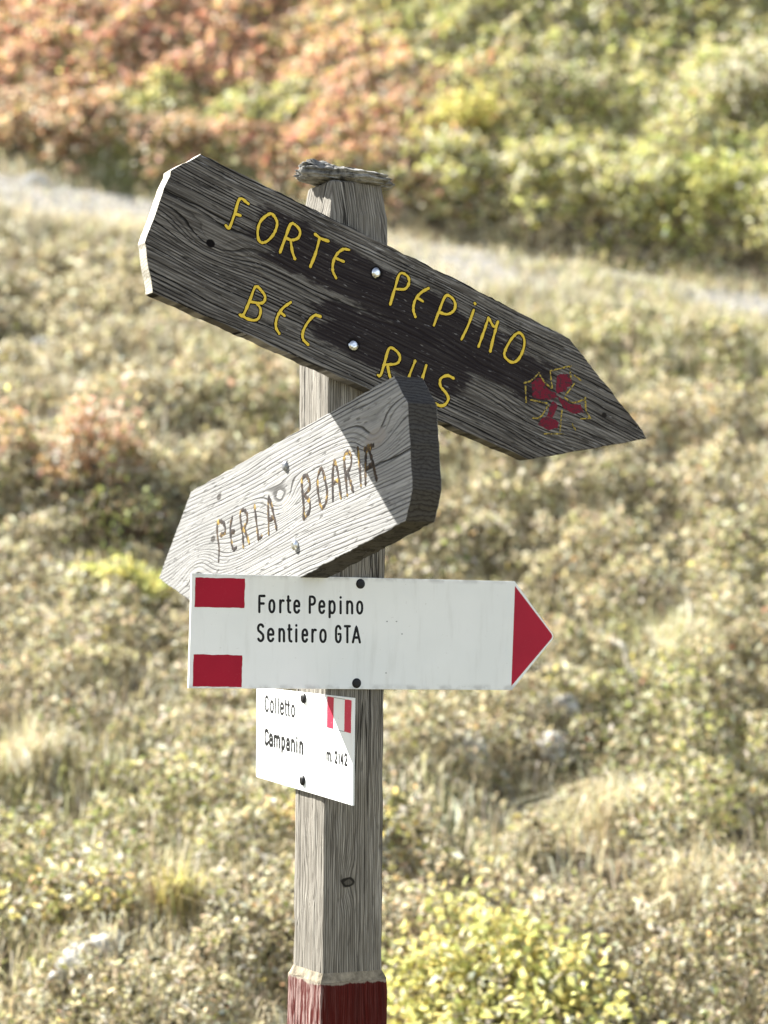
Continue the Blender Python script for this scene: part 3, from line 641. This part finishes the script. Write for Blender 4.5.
ROCK = mat_rock('pale_rock', 1.25)
def rock(x, y, sx, sy, sz, rot, label, sink=0.35, seed=0, name='rock'):
    bm = bmesh.new(); bmesh.ops.create_icosphere(bm, subdivisions=4, radius=1.0)
    rr = np.random.default_rng(seed + 50); cuts = unit(rr.normal(size=(13, 3))); dd = rr.uniform(0.55, 0.92, 13)
    for v in bm.verts:
        p = np.array(v.co)
        for c_, d_ in zip(cuts, dd):
            k = p @ c_
            if k > d_: p = p - c_ * (k - d_) * 0.9
        p = p * (1 + 0.12 * (float(fbm(p[0] * 2.5 + seed, p[1] * 2.5 + p[2] * 1.7, 7, 3)) - 0.5))
        v.co = Vector((p[0] * sx, p[1] * sy, p[2] * sz))
    o = obj(name, bm_mesh(bm, False), ROCK); o.location = (x, y, float(terrain(x, y)) + sz * (1 - 2 * sink)); o.rotation_euler = (0.25, 0.1, rot)
    tag(o, label, 'rock'); return o
rock(-0.58, 1.80, 0.058, 0.17, 0.05, -0.42, 'long pale slab of rock in the lower left corner', 0.22, 1)
rock(0.285, 2.96, 0.065, 0.05, 0.05, 0.3, 'small white rock right of the post below the arrow plate', 0.0, 2)
rock(0.52, 3.05, 0.055, 0.05, 0.05, 1.0, 'lower of two pale rocks below the red arrow tip', 0.02, 3)
rock(0.56, 3.24, 0.065, 0.05, 0.05, 0.2, 'upper of two pale rocks below the red arrow tip', 0.05, 4)
rock(-1.36, 6.28, 0.07, 0.06, 0.07, 0.4, 'whitish rock in the grass left of the dark board', 0.2, 5)
rock(-1.80, 8.72, 0.08, 0.06, 0.05, 0.7, 'grey rock under the bank at the left end of the path', 0.3, 7)

def stalk(name, pts, r0, r1, mat, label, cat):
    pts = np.array(pts, float); p = []
    for i in range(len(pts) - 1):
        for k in range(4): p.append(pts[i] + (pts[i + 1] - pts[i]) * k / 4)
    p.append(pts[-1]); p = np.array(p); p += rng.normal(size=p.shape) * 0.004
    o = obj(name, tubes([(p - pts[0], r0, r1)], 7), mat); o.location = tuple(pts[0]); tag(o, label, cat); return o
q = float(terrain(0.78, 3.33))
stalk('dry_stalk', [(0.80, 3.30, q - 0.02), (0.77, 3.32, q + 0.07), (0.735, 3.30, q + 0.17), (0.70, 3.33, q + 0.20)], 0.008, 0.005, DRY, 'bent bleached stalk standing right of the red arrow tip', 'stalk')
q = float(terrain(0.14, 1.98))
stalk('fallen_twig', [(0.02, 1.93, q + 0.03), (0.12, 1.96, q + 0.045), (0.20, 1.97, q + 0.06), (0.25, 1.99, q + 0.05)], 0.006, 0.004, BARK, 'dark fallen twig behind the post above the lime bush', 'twig')


# ------------------------------------------------------------------ signpost
def frame_matrix(fr):
    x, y, n, o = (Vector(fr[k]) for k in ('x', 'y', 'n', 'o'))
    return Matrix(((x[0], y[0], n[0], o[0]), (x[1], y[1], n[1], o[1]), (x[2], y[2], n[2], o[2]), (0, 0, 0, 1)))

def dense(poly, step, jit=0.0, closed=True):
    pts = []
    n = len(poly)
    for i in range(n if closed else n - 1):
        a = np.array(poly[i], float); b = np.array(poly[(i + 1) % n], float)
        k = max(1, int(np.linalg.norm(b - a) / step)); nn = np.array([-(b - a)[1], (b - a)[0]]) / max(np.linalg.norm(b - a), 1e-9)
        for j in range(k):
            p = a + (b - a) * j / k
            if jit: p = p + nn * (random.gauss(0, jit) + (jit * 1.5 * math.sin(j * 0.7 + i)) * (0 < j < k)) * (0.4 if j == 0 else 1)
            pts.append(p)
    if not closed: pts.append(np.array(poly[-1], float))
    return np.array(pts)

def inset(pts, d):
    a = np.roll(pts, 1, 0); b = np.roll(pts, -1, 0)
    t = unit(b - a); nrm = np.stack([-t[:, 1], t[:, 0]], 1)
    area = 0.5 * np.sum(pts[:, 0] * np.roll(pts[:, 1], -1) - np.roll(pts[:, 0], -1) * pts[:, 1])
    return pts + nrm * (d if area > 0 else -d)

def board_mesh(outline, t, bevel=1.2, jit=0.35, step=6.0):
    """board with slightly worn edges; front face at z = 0, back at z = -t (millimetres in, metres out)"""
    p = dense(outline, step, jit); n = len(p)
    zj = np.array([random.gauss(0, jit * 0.4) for _ in range(n)])
    rings_ = [(inset(p, bevel), np.zeros(n)), (inset(p, bevel * 0.25), -bevel * 0.3 + 0 * zj), (p, -bevel + zj), (p + 0.0, -t + bevel + zj * 0.5), (inset(p, bevel), np.full(n, -t))]
    V = []; Fc = []
    for q, z in rings_:
        V += [(a[0] / 1000, a[1] / 1000, zz / 1000) for a, zz in zip(q, z)]
    for r in range(len(rings_) - 1):
        for i in range(n):
            j = (i + 1) % n
            Fc.append((r * n + i, (r + 1) * n + i, (r + 1) * n + j, r * n + j))
    Fc.append(tuple(range(n))); Fc.append(tuple(range((len(rings_) - 1) * n, len(rings_) * n))[::-1])
    me = mesh_from(V, Fc)
    bm = bmesh.new(); bm.from_mesh(me); bmesh.ops.recalc_face_normals(bm, faces=bm.faces)
    bm.to_mesh(me); bm.free()
    return me, n

def smooth_line(pts, sub=5):
    p = np.array(pts, float)
    if len(p) < 3: return p
    closed = np.linalg.norm(p[0] - p[-1]) < 0.5
    if closed: q = np.vstack([p[-2], p, p[1]])
    else: q = np.vstack([2 * p[0] - p[1], p, 2 * p[-1] - p[-2]])
    out = []
    for i in range(1, len(q) - 2):
        for k in range(sub):
            u = k / sub
            out.append(0.5 * ((2 * q[i]) + (q[i + 1] - q[i - 1]) * u + (2 * q[i - 1] - 5 * q[i] + 4 * q[i + 1] - q[i + 2]) * u ** 2 + (3 * q[i] - q[i - 1] - 3 * q[i + 1] + q[i + 2]) * u ** 3))
    out.append(p[-1])
    return np.array(out)

def strokes_mesh(lines, width, height, smooth=True, jit=0.0, lift=0.05):
    """rounded low relief strokes standing on z = 0 (mm in, m out)"""
    V = []; Fc = []
    prof = [(-1, 0.0), (-0.72, 0.66), (0, 1.0), (0.72, 0.66), (1, 0.0)]
    for li, ln in enumerate(lines):
        p = smooth_line(ln) if smooth else np.array(ln, float)
        if len(p) == 2:
            k = max(2, int(np.linalg.norm(p[1] - p[0]) / 3)); p = p[0] + (p[1] - p[0]) * np.linspace(0, 1, k + 1)[:, None]
        d0 = unit(p[1] - p[0]); d1 = unit(p[-1] - p[-2])
        w0 = width / 2
        p = np.vstack([p[0] - d0 * w0 * 0.8, p[0] - d0 * w0 * 0.35, p, p[-1] + d1 * w0 * 0.35, p[-1] + d1 * w0 * 0.8])
        n = len(p); t = np.gradient(p, axis=0); t = unit(t); s = np.stack([-t[:, 1], t[:, 0]], 1)
        base = len(V); hl = height * (1 + 0.03 * li)
        for i in range(n):
            k = {0: 0.45, 1: 0.85}.get(min(i, n - 1 - i), 1.0) * (1 + random.uniform(-jit, jit))
            for a, h in prof:
                q = p[i] + s[i] * a * w0 * k
                V.append((q[0] / 1000, q[1] / 1000, (lift + h * hl * k - 0.08 * (h == 0)) / 1000))
        m = len(prof)
        for i in range(n - 1):
            for j in range(m - 1):
                Fc.append((base + i * m + j + 1, base + i * m + j, base + (i + 1) * m + j, base + (i + 1) * m + j + 1))
        Fc.append(tuple(base + j for j in range(m))); Fc.append(tuple(base + (n - 1) * m + j for j in range(m))[::-1])
    return mesh_from(V, Fc, True)

def plates_mesh(polys, h, jit=0.0, step=3.0):
    """flat painted shapes as thin raised films"""
    V = []; Fc = []
    for k, q in enumerate(polys):
        p = dense(q, step, jit); n = len(p); b = len(V); hh = h + 0.02 * k
        V += [(a[0] / 1000, a[1] / 1000, hh / 1000) for a in p] + [(a[0] / 1000, a[1] / 1000, -0.05 / 1000) for a in p]
        area = 0.5 * np.sum(p[:, 0] * np.roll(p[:, 1], -1) - np.roll(p[:, 0], -1) * p[:, 1])
        top = tuple(range(b, b + n)); Fc.append(top if area > 0 else top[::-1])
        for i in range(n):
            j = (i + 1) % n; f = (b + i, b + n + i, b + n + j, b + j); Fc.append(f if area > 0 else f[::-1])
    return mesh_from(V, Fc)

def dome(name, pos, r, h, mat, parent, flat=0.35, tilt=None, washer=0.0, slot=False):
    """screw head: low dome with a rim, on a washer when asked"""
    V = []; Fc = []; seg = 24
    prof = [(1.0, 0.0), (1.0, 0.28), (0.93, 0.55), (0.74, 0.82), (0.45, 0.96), (0.18, 1.0 - flat * 0.3)]
    if washer: prof = [(washer, 0.0), (washer, 0.16), (1.02, 0.18)] + prof[1:]
    for q, z in prof:
        for i in range(seg):
            a = 2 * math.pi * i / seg; V.append((q * r * math.cos(a), q * r * math.sin(a), z * h))
    for k in range(len(prof) - 1):
        for i in range(seg):
            j = (i + 1) % seg; Fc.append((k * seg + i, k * seg + j, (k + 1) * seg + j, (k + 1) * seg + i))
    Fc.append(tuple(range((len(prof) - 1) * seg, len(prof) * seg)))
    o = obj(name, mesh_from(V, Fc, True), mat, parent)
    o.location = (pos[0] / 1000, pos[1] / 1000, -0.0003)
    if tilt: o.rotation_euler = tilt
    return o

ZINC = mat_flat('zinc_bolt', (0.62, 0.64, 0.66), 0.30, 0.5, 1.0, 0.45, 320.0)
RUSTED = mat_flat('weathered_bolt', (0.22, 0.23, 0.24), 0.45, 0.5, 0.6, 0.5, 180.0)
BLACK = mat_flat('black_screw', (0.010, 0.010, 0.011), 0.5, 0.25, 0.0, 0.3, 150.0)
YELLOW = mat_print('yellow_paint', (0.74, 0.53, 0.06), (0.20, 0.14, 0.03), 0.7, 300.0)
GROOVE = mat_flat('dark_groove', (0.008, 0.006, 0.005), 0.9, 0.1)
GOLD = mat_print('faded_yellow_paint', (0.42, 0.31, 0.055), (0.05, 0.045, 0.035), 0.9, 260.0, 0.47)
MAROON = mat_print('dark_red_paint', (0.15, 0.004, 0.018), (0.035, 0.018, 0.02), 0.9, 200.0, 0.50)
SIGNRED = mat_print('sign_red', (0.33, 0.005, 0.024), (0.40, 0.06, 0.08), 0.25, 260.0)
TIPRED = mat_print('sign_red_tip', (0.37, 0.012, 0.034), (0.36, 0.06, 0.08), 0.2, 260.0)
FLAGRED = mat_print('flag_red', (0.50, 0.035, 0.07), (0.6, 0.3, 0.3), 0.35, 200.0)
INK = mat_print('black_print', (0.009, 0.009, 0.010), (0.08, 0.08, 0.08), 0.3, 300.0)
FADED = mat_print('worn_black_print', (0.010, 0.010, 0.011), (0.10, 0.10, 0.10), 0.4, 380.0)
GREYLINE = mat_flat('grey_frame_line', (0.25, 0.26, 0.26), 0.5, 0.3)
WHITE = mat_white_plate()

root = empty('signpost', (0, 0, float(terrain(0.0, 0.0))), 'weathered wooden signpost carrying four direction boards and plates', 'signpost')
base_z = float(terrain(0.0, 0.0))
yaw = TH
def child(name, me, mat, mw):
    o = obj(name, me, mat); o.parent = root
    o.matrix_parent_inverse = Matrix.Translation((0, 0, -base_z)); o.matrix_basis = mw
    return o

def post_mesh(levels, seg=9, jit=0.0006):
    """square section swept up; levels = (z, half width); local x to the right, y to the back"""
    ring = []
    for s_ in range(4):
        c0 = [(-1, -1), (1, -1), (1, 1), (-1, 1)][s_]; c1 = [(1, -1), (1, 1), (-1, 1), (-1, -1)][s_]
        for k in range(seg): ring.append((c0[0] + (c1[0] - c0[0]) * k / seg, c0[1] + (c1[1] - c0[1]) * k / seg, k))
    n = len(ring); wob = [[random.gauss(0, jit) for _ in range(n)] for _ in levels]
    V = []; Fc = []
    low = [random.gauss(0, 0.0005) for _ in range(n)]
    for li, (z, h) in enumerate(levels):
        for i, (a, b, k) in enumerate(ring):
            r = 1 - (0.0012 if k == 0 else 0) / h
            hh = h * r + wob[li][i] * 0.5 + low[i]
            V.append((a * hh, b * hh + (0.0055 if b > 0.99 else 0.0055 * max(0, b)), z))
    for l in range(len(levels) - 1):
        for i in range(n):
            j = (i + 1) % n; Fc.append((l * n + i, l * n + j, (l + 1) * n + j, (l + 1) * n + i))
    Fc.append(tuple(range(n))[::-1]); Fc.append(tuple(range((len(levels) - 1) * n, len(levels) * n)))
    return mesh_from(V, Fc)

PW = Matrix.Rotation(yaw, 4, 'Z')
lv = [(1.1885, HW + 0.0052), (1.1905, HW + 0.0046), (1.2005, HW + 0.0002)] + [(z, HW) for z in np.arange(1.225, 2.20, 0.025)] + [(2.206, HW - 0.0005), (2.212, HW - 0.0015), (2.250, HW - 0.0065), (2.2525, HW - 0.009)]
post = child('post', post_mesh(lv), [mat_post('grey_post_wood', (0.335, 0.315, 0.275), (0.15, 0.137, 0.115), (0.026, 0.023, 0.019)), mat_flat('planed_chamfer', (0.215, 0.185, 0.135), 0.9, 0.1, 0.0, 0.55, 90.0)], PW)
for p in post.data.polygons:
    if p.center.z < 1.2005 and len(p.vertices) == 4: p.material_index = 1
lv = [(base_z - 0.4, HW + 0.0055)] + [(z, HW + 0.0055) for z in np.arange(base_z, 1.16, 0.03)] + [(1.172, HW + 0.0055), (1.1882, HW + 0.0053)]
foot = child('post_base', post_mesh(lv), mat_post('red_painted_wood', (0.40, 0.33, 0.30), (0.26, 0.17, 0.155), (0.05, 0.022, 0.02), True), PW)
foot['label'] = 'worn red painted lower length of the post'

# upper board
def grooved(lines):
    bm = bmesh.new()
    for k, (w, h, j) in enumerate(((4.3, 0.7, 0.2), (6.6, 0.25, 0.12))):
        me_ = strokes_mesh(lines, w, h, True, j); n0 = len(bm.faces); bm.from_mesh(me_); bm.faces.ensure_lookup_table()
        for f in bm.faces[n0:]: f.material_index = k
    me_ = bpy.data.meshes.new('mesh'); bm.to_mesh(me_); bm.free(); return me_
D = DATA['dark']
me, n = board_mesh(D['outline'], D['t'])
upper = child('direction_board', me, [mat_dark_board(), mat_end('pale_sawn_end', (0.66, 0.63, 0.56), (0.42, 0.37, 0.28), 260.0)], frame_matrix(D['frame']))
upper['label'] = 'blackened wooden arrow board with yellow lettering, pointing down to the right'
for p in me.polygons:
    if len(p.vertices) == 4 and p.center.x < -0.2790 and p.normal.x < -0.25 and abs(p.normal.z) < 0.5: p.material_index = 1
for a, b in ((0, 9), (9, 14), (14, 24), (24, 29)): obj('lettering', grooved(D['strokes'][a:b]), [YELLOW, GROOVE], upper)
for q in D['petals']: obj('emblem_petal', plates_mesh([q], 0.25, 0.5), MAROON, upper)
o2 = obj('emblem_outline', strokes_mesh(D['gold'], 2.2, 0.5, True, 0.35, 0.3), GOLD, upper)
o2['label'] = 'flaking yellow outline of the cross'
for b in D['bolts']: dome('bolt', b, 6.0e-3, 2.6e-3, ZINC, upper, washer=1.2, tilt=(random.uniform(-.12, .12), random.uniform(-.12, .12), 0))

# pale board
D = DATA['pale']
me, n = board_mesh(D['outline'], D['t'], 1.0, 0.35)
lowb = child('direction_board', me, [mat_pale_board(), mat_end('sawn_end_and_underside_shade', (0.060, 0.057, 0.054), (0.022, 0.020, 0.019), 210.0, -0.01, -0.22)], frame_matrix(D['frame']))
lowb['label'] = 'silver grey thick wooden arrow board pointing down to the left'
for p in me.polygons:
    if len(p.vertices) == 4 and abs(p.normal.z) < 0.5 and ((p.center.x > 0.300 and p.normal.x > 0.25) or p.normal.y < -0.5): p.material_index = 1  # sawn end, plus the underside, whose shade is painted in with the same dark colour
CARVED = mat_carved()
for a, b in ((0, 10), (10, 23)): obj('lettering', strokes_mesh(D['strokes'][a:b], 6.8, 0.30, True, 0.34), CARVED, lowb)
b = dome('bolt', D['bolts'][0], 7.0e-3, 5e-3, RUSTED, lowb, washer=0.0)
b = dome('bolt', D['bolts'][1], 7.5e-3, 6e-3, ZINC, lowb, washer=0.0)

# glyph strokes on a unit box: x 0..1 over the letter's width, y 0..1 up to the cap height
XH = 0.74
def arc(cx, cy, rx, ry, a0, a1, n=10):
    return [(cx + rx * math.cos(math.radians(a0 + (a1 - a0) * k / n)), cy + ry * math.sin(math.radians(a0 + (a1 - a0) * k / n))) for k in range(n + 1)]
def oval(x0, x1, y0, y1, r=0.3):
    m = (y0 + y1) / 2; w = (x1 - x0) / 2; c = (x0 + x1) / 2; ry = min((y1 - y0) / 2, r)
    return arc(c, y1 - ry, w, ry, 0, 180, 8) + arc(c, y0 + ry, w, ry, 180, 360, 8) + [(x1, y1 - ry)]
G = {
 'F': [[(0, 0), (0, 1), (1, 1)], [(0, .53), (.85, .53)]],
 'P': [[(0, 0), (0, 1), (.5, 1)] + arc(.5, .76, .5, .24, 90, -90, 8) + [(0, .52)]],
 'S': [arc(.5, .77, .5, .23, 25, 180, 8) + [(.08, .63), (.5, .52), (.92, .38)] + arc(.5, .23, .5, .23, 0, -155, 8)],
 'G': [arc(.5, .74, .5, .26, 20, 180, 8) + arc(.5, .26, .5, .26, 180, 360, 8) + [(1, .5), (.55, .5)]],
 'T': [[(0, 1), (1, 1)], [(.5, 1), (.5, 0)]],
 'A': [[(0, 0), (.5, 1), (1, 0)], [(.2, .3), (.8, .3)]],
 'C': [arc(.5, .74, .5, .26, 15, 180, 8) + arc(.5, .26, .5, .26, 180, 345, 8)],
 'o': [oval(0, 1, 0, XH)],
 'r': [[(0, 0), (0, XH)], [(0, .5), (.25, .68), (.6, XH), (1, XH - .02)]],
 't': [[(.35, 1), (.35, .2), (.5, .04), (1, 0)], [(0, XH), (1, XH)]],
 'e': [[(.02, .40), (1, .40), (1, .5)] + arc(.5, XH - .25, .5, .25, 0, 180, 8) + arc(.5, .25, .5, .25, 180, 335, 8)],
 'p': [[(0, -.26), (0, XH)], oval(0, 1, 0, XH)],
 'i': [[(.5, 0), (.5, XH)], [(.5, .97), (.5, 1.0)]],
 'n': [[(0, 0), (0, XH)], [(0, .5)] + arc(.5, XH - .24, .5, .24, 170, 0, 8) + [(1, 0)]],
 'l': [[(.5, 1), (.5, 0)]],
 'a': [arc(.5, XH - .22, .48, .22, 160, 0, 8) + [(1, 0)], [(1, .42), (.4, .40)] + arc(.4, .2, .4, .2, 90, 270, 8) + [(.8, .03), (1, .15)]],
 'm': [[(0, 0), (0, XH)], [(0, .5)] + arc(.25, XH - .2, .25, .2, 170, 0, 6) + [(.5, 0)], [(.5, .5)] + arc(.75, XH - .2, .25, .2, 170, 0, 6) + [(1, 0)]],
 '.': [[(.5, 0), (.5, .12)]],
 '2': [arc(.5, .74, .5, .26, 165, -20, 8) + [(.75, .42), (0, 0), (1, 0)]],
 '1': [[(0, .78), (.6, 1), (.6, 0)]],
 '4': [[(.7, 0), (.7, 1), (0, .3), (1, .3)]],
}
def word_strokes(word, sw):
    out = []
    for ch, p0, p1, cap in word:
        p0 = np.array(p0); p1 = np.array(p1); cap = np.array(cap); w = p1 - p0
        ins = min(0.45, sw * 0.5 / max(np.linalg.norm(w), 1e-6)); vin = sw * 0.5 / np.linalg.norm(cap)
        for st in G[ch]:
            out.append([p0 + w * (ins + (1 - 2 * ins) * a) + cap * (vin + (1 - 2 * vin) * b) for a, b in st])
    return out
def dens2(ls):
    return [dense(l, 2.0, 0, False) for l in ls]

D = DATA['arrow']
me, n = board_mesh(D['outline'], D['t'], 0.7, 0.0, 20)
arrow = child('trail_arrow', me, WHITE, frame_matrix(D['frame']))
arrow['label'] = 'white metal arrow plate with black lettering and red tip, pointing right'
for w in (D['words'][0][:5], D['words'][0][5:], D['words'][1][:8], D['words'][1][8:]): obj('lettering', strokes_mesh(dens2(word_strokes(w, 3.0)), 3.6, 0.22, False), INK, arrow)
t = obj('arrow_tip', plates_mesh([D['red_tip']], 0.18, 0.0, 50), TIPRED, arrow); t['label'] = 'dark red painted triangle at the tip'
for q in D['red_sq']: obj('red_block', plates_mesh([q], 0.18, 0.15, 4), SIGNRED, arrow)
for b in D['bolts']: dome('bolt', b, 6.6e-3, 2.4e-3, BLACK, arrow)

D = DATA['plate']
me, n = board_mesh(D['outline'], D['t'], 0.6, 0.0, 20)
plate = child('place_name_plate', me, WHITE, frame_matrix(D['frame']))
plate['label'] = 'small white place name plate with a red and white mark, under the arrow plate'
for w, a in zip(D['words'], (4.4, 5.6, 3.9)): obj('lettering', strokes_mesh(dens2(word_strokes(w, a * 0.7)), a, 0.2, False, 0.1), FADED, plate)
f0, f1, f2, f3 = (np.array(q) for q in D['flag'])
def band(a, b): return [tuple(f0 + (f1 - f0) * a), tuple(f0 + (f1 - f0) * b), tuple(f3 + (f2 - f3) * b), tuple(f3 + (f2 - f3) * a)]
for a, b in ((0, .27), (.73, 1)): obj('trail_mark_stripe', plates_mesh([band(a, b)], 0.18, 0.1, 4), FLAGRED, plate)
bq = band(.275, .725)
for a, b in ((0, 1), (3, 2)): obj('mark_edge_line', strokes_mesh([[bq[a], bq[b]]], 1.0, 0.15, False), GREYLINE, plate)
for b in D['bolts']: dome('bolt', b, 6.8e-3, 4.5e-3, BLACK, plate)
chips = [[(q[0] + 1.6 * math.cos(a) * (1 + .3 * math.sin(3 * a)), q[1] + 2.0 * math.sin(a)) for a in np.arange(0, 6.28, 0.7)] for q in D['chips']]
for q in chips: obj('paint_chip', plates_mesh([q], 0.12), GREYLINE, plate)
chips = [[(q[0] + 1.2 * math.cos(a) * (1 + .3 * math.sin(3 * a)), q[1] + 0.9 * math.sin(a)) for a in np.arange(0, 6.28, 0.7)] for q in DATA['arrow']['chips']]
for q in chips: obj('paint_chip', plates_mesh([q], 0.12), GREYLINE, arrow)

# flat stone lying on the post
def slab_stone():
    bm = bmesh.new(); bmesh.ops.create_icosphere(bm, subdivisions=6, radius=1.0)
    for v in bm.verts:
        p = np.array(v.co); az = math.atan2(p[1], p[0])
        r = math.hypot(p[0], p[1])
        out = 1 + 0.26 * (float(fbm(math.cos(az) * 2.6 + 4, math.sin(az) * 2.6, 3, 4)) - 0.5) * 2
        z = np.sign(p[2]) * abs(p[2]) ** 0.45
        prof = min(1.0, r ** 0.5)
        x = p[0] / max(r, 1e-6) * prof * out if r > 1e-6 else 0; y = p[1] / max(r, 1e-6) * prof * out if r > 1e-6 else 0
        lay = float(fbm(x * 2.2 + 9, y * 2.2 + 5, 13, 3))
        hx = 0.0110 + 0.0095 * max(0, -x) + 0.018 * (lay - 0.5)
        if x < 0.15 and x > -0.95: hx += 0.005 * round(2.2 * max(0, float(fbm(x * 3 + 2, y * 3, 23, 2)) - 0.30)) / 1.0
        if z < 0: hx = 0.0065 + 0.004 * (lay - 0.5)
        zz = z * hx
        led = 1 + 0.05 * math.sin(zz * 900 + 3 * lay) + 0.13 * (float(fbm(az * 6 + 20, zz * 320, 33, 2)) - 0.5)
        v.co = Vector((x * 0.067 * led, y * 0.045 * led, zz))
    me = bm_mesh(bm, True)
    g = NG('slate'); p = g.coord('Object'); o = g.sep(p)
    n1 = g.noise(p, 60.0, 5.0, 0.65); n2 = g.noise(g.comb(g.mul(o[0], 40.0), g.mul(o[1], 40.0), g.mul(o[2], 420.0)), 1.0, 3.0, 0.6)
    c = g.ramp(n1, [(0.34, (0.05, 0.049, 0.046)), (0.46, (0.19, 0.185, 0.17)), (0.6, (0.34, 0.33, 0.30)), (0.72, (0.52, 0.51, 0.49))])
    c = g.mix(g.rampf(n2, 0.55, 0.68), c, (0.045, 0.04, 0.034))
    g.bump(g.add(n1, n2), 1.0, 0.006)
    return me, g.fin(c, 0.9, 0.12)
me, sm = slab_stone()
stone = obj('flat_stone', me, sm)
tag(stone, 'flat layered grey stone lying on top of the post', 'stone')
stone.matrix_world = Matrix.Translation((0.001, 0.0, 2.2525 + 0.0072)) @ Matrix.Rotation(0.10, 4, 'Z') @ Matrix.Rotation(0.075, 4, 'Y')
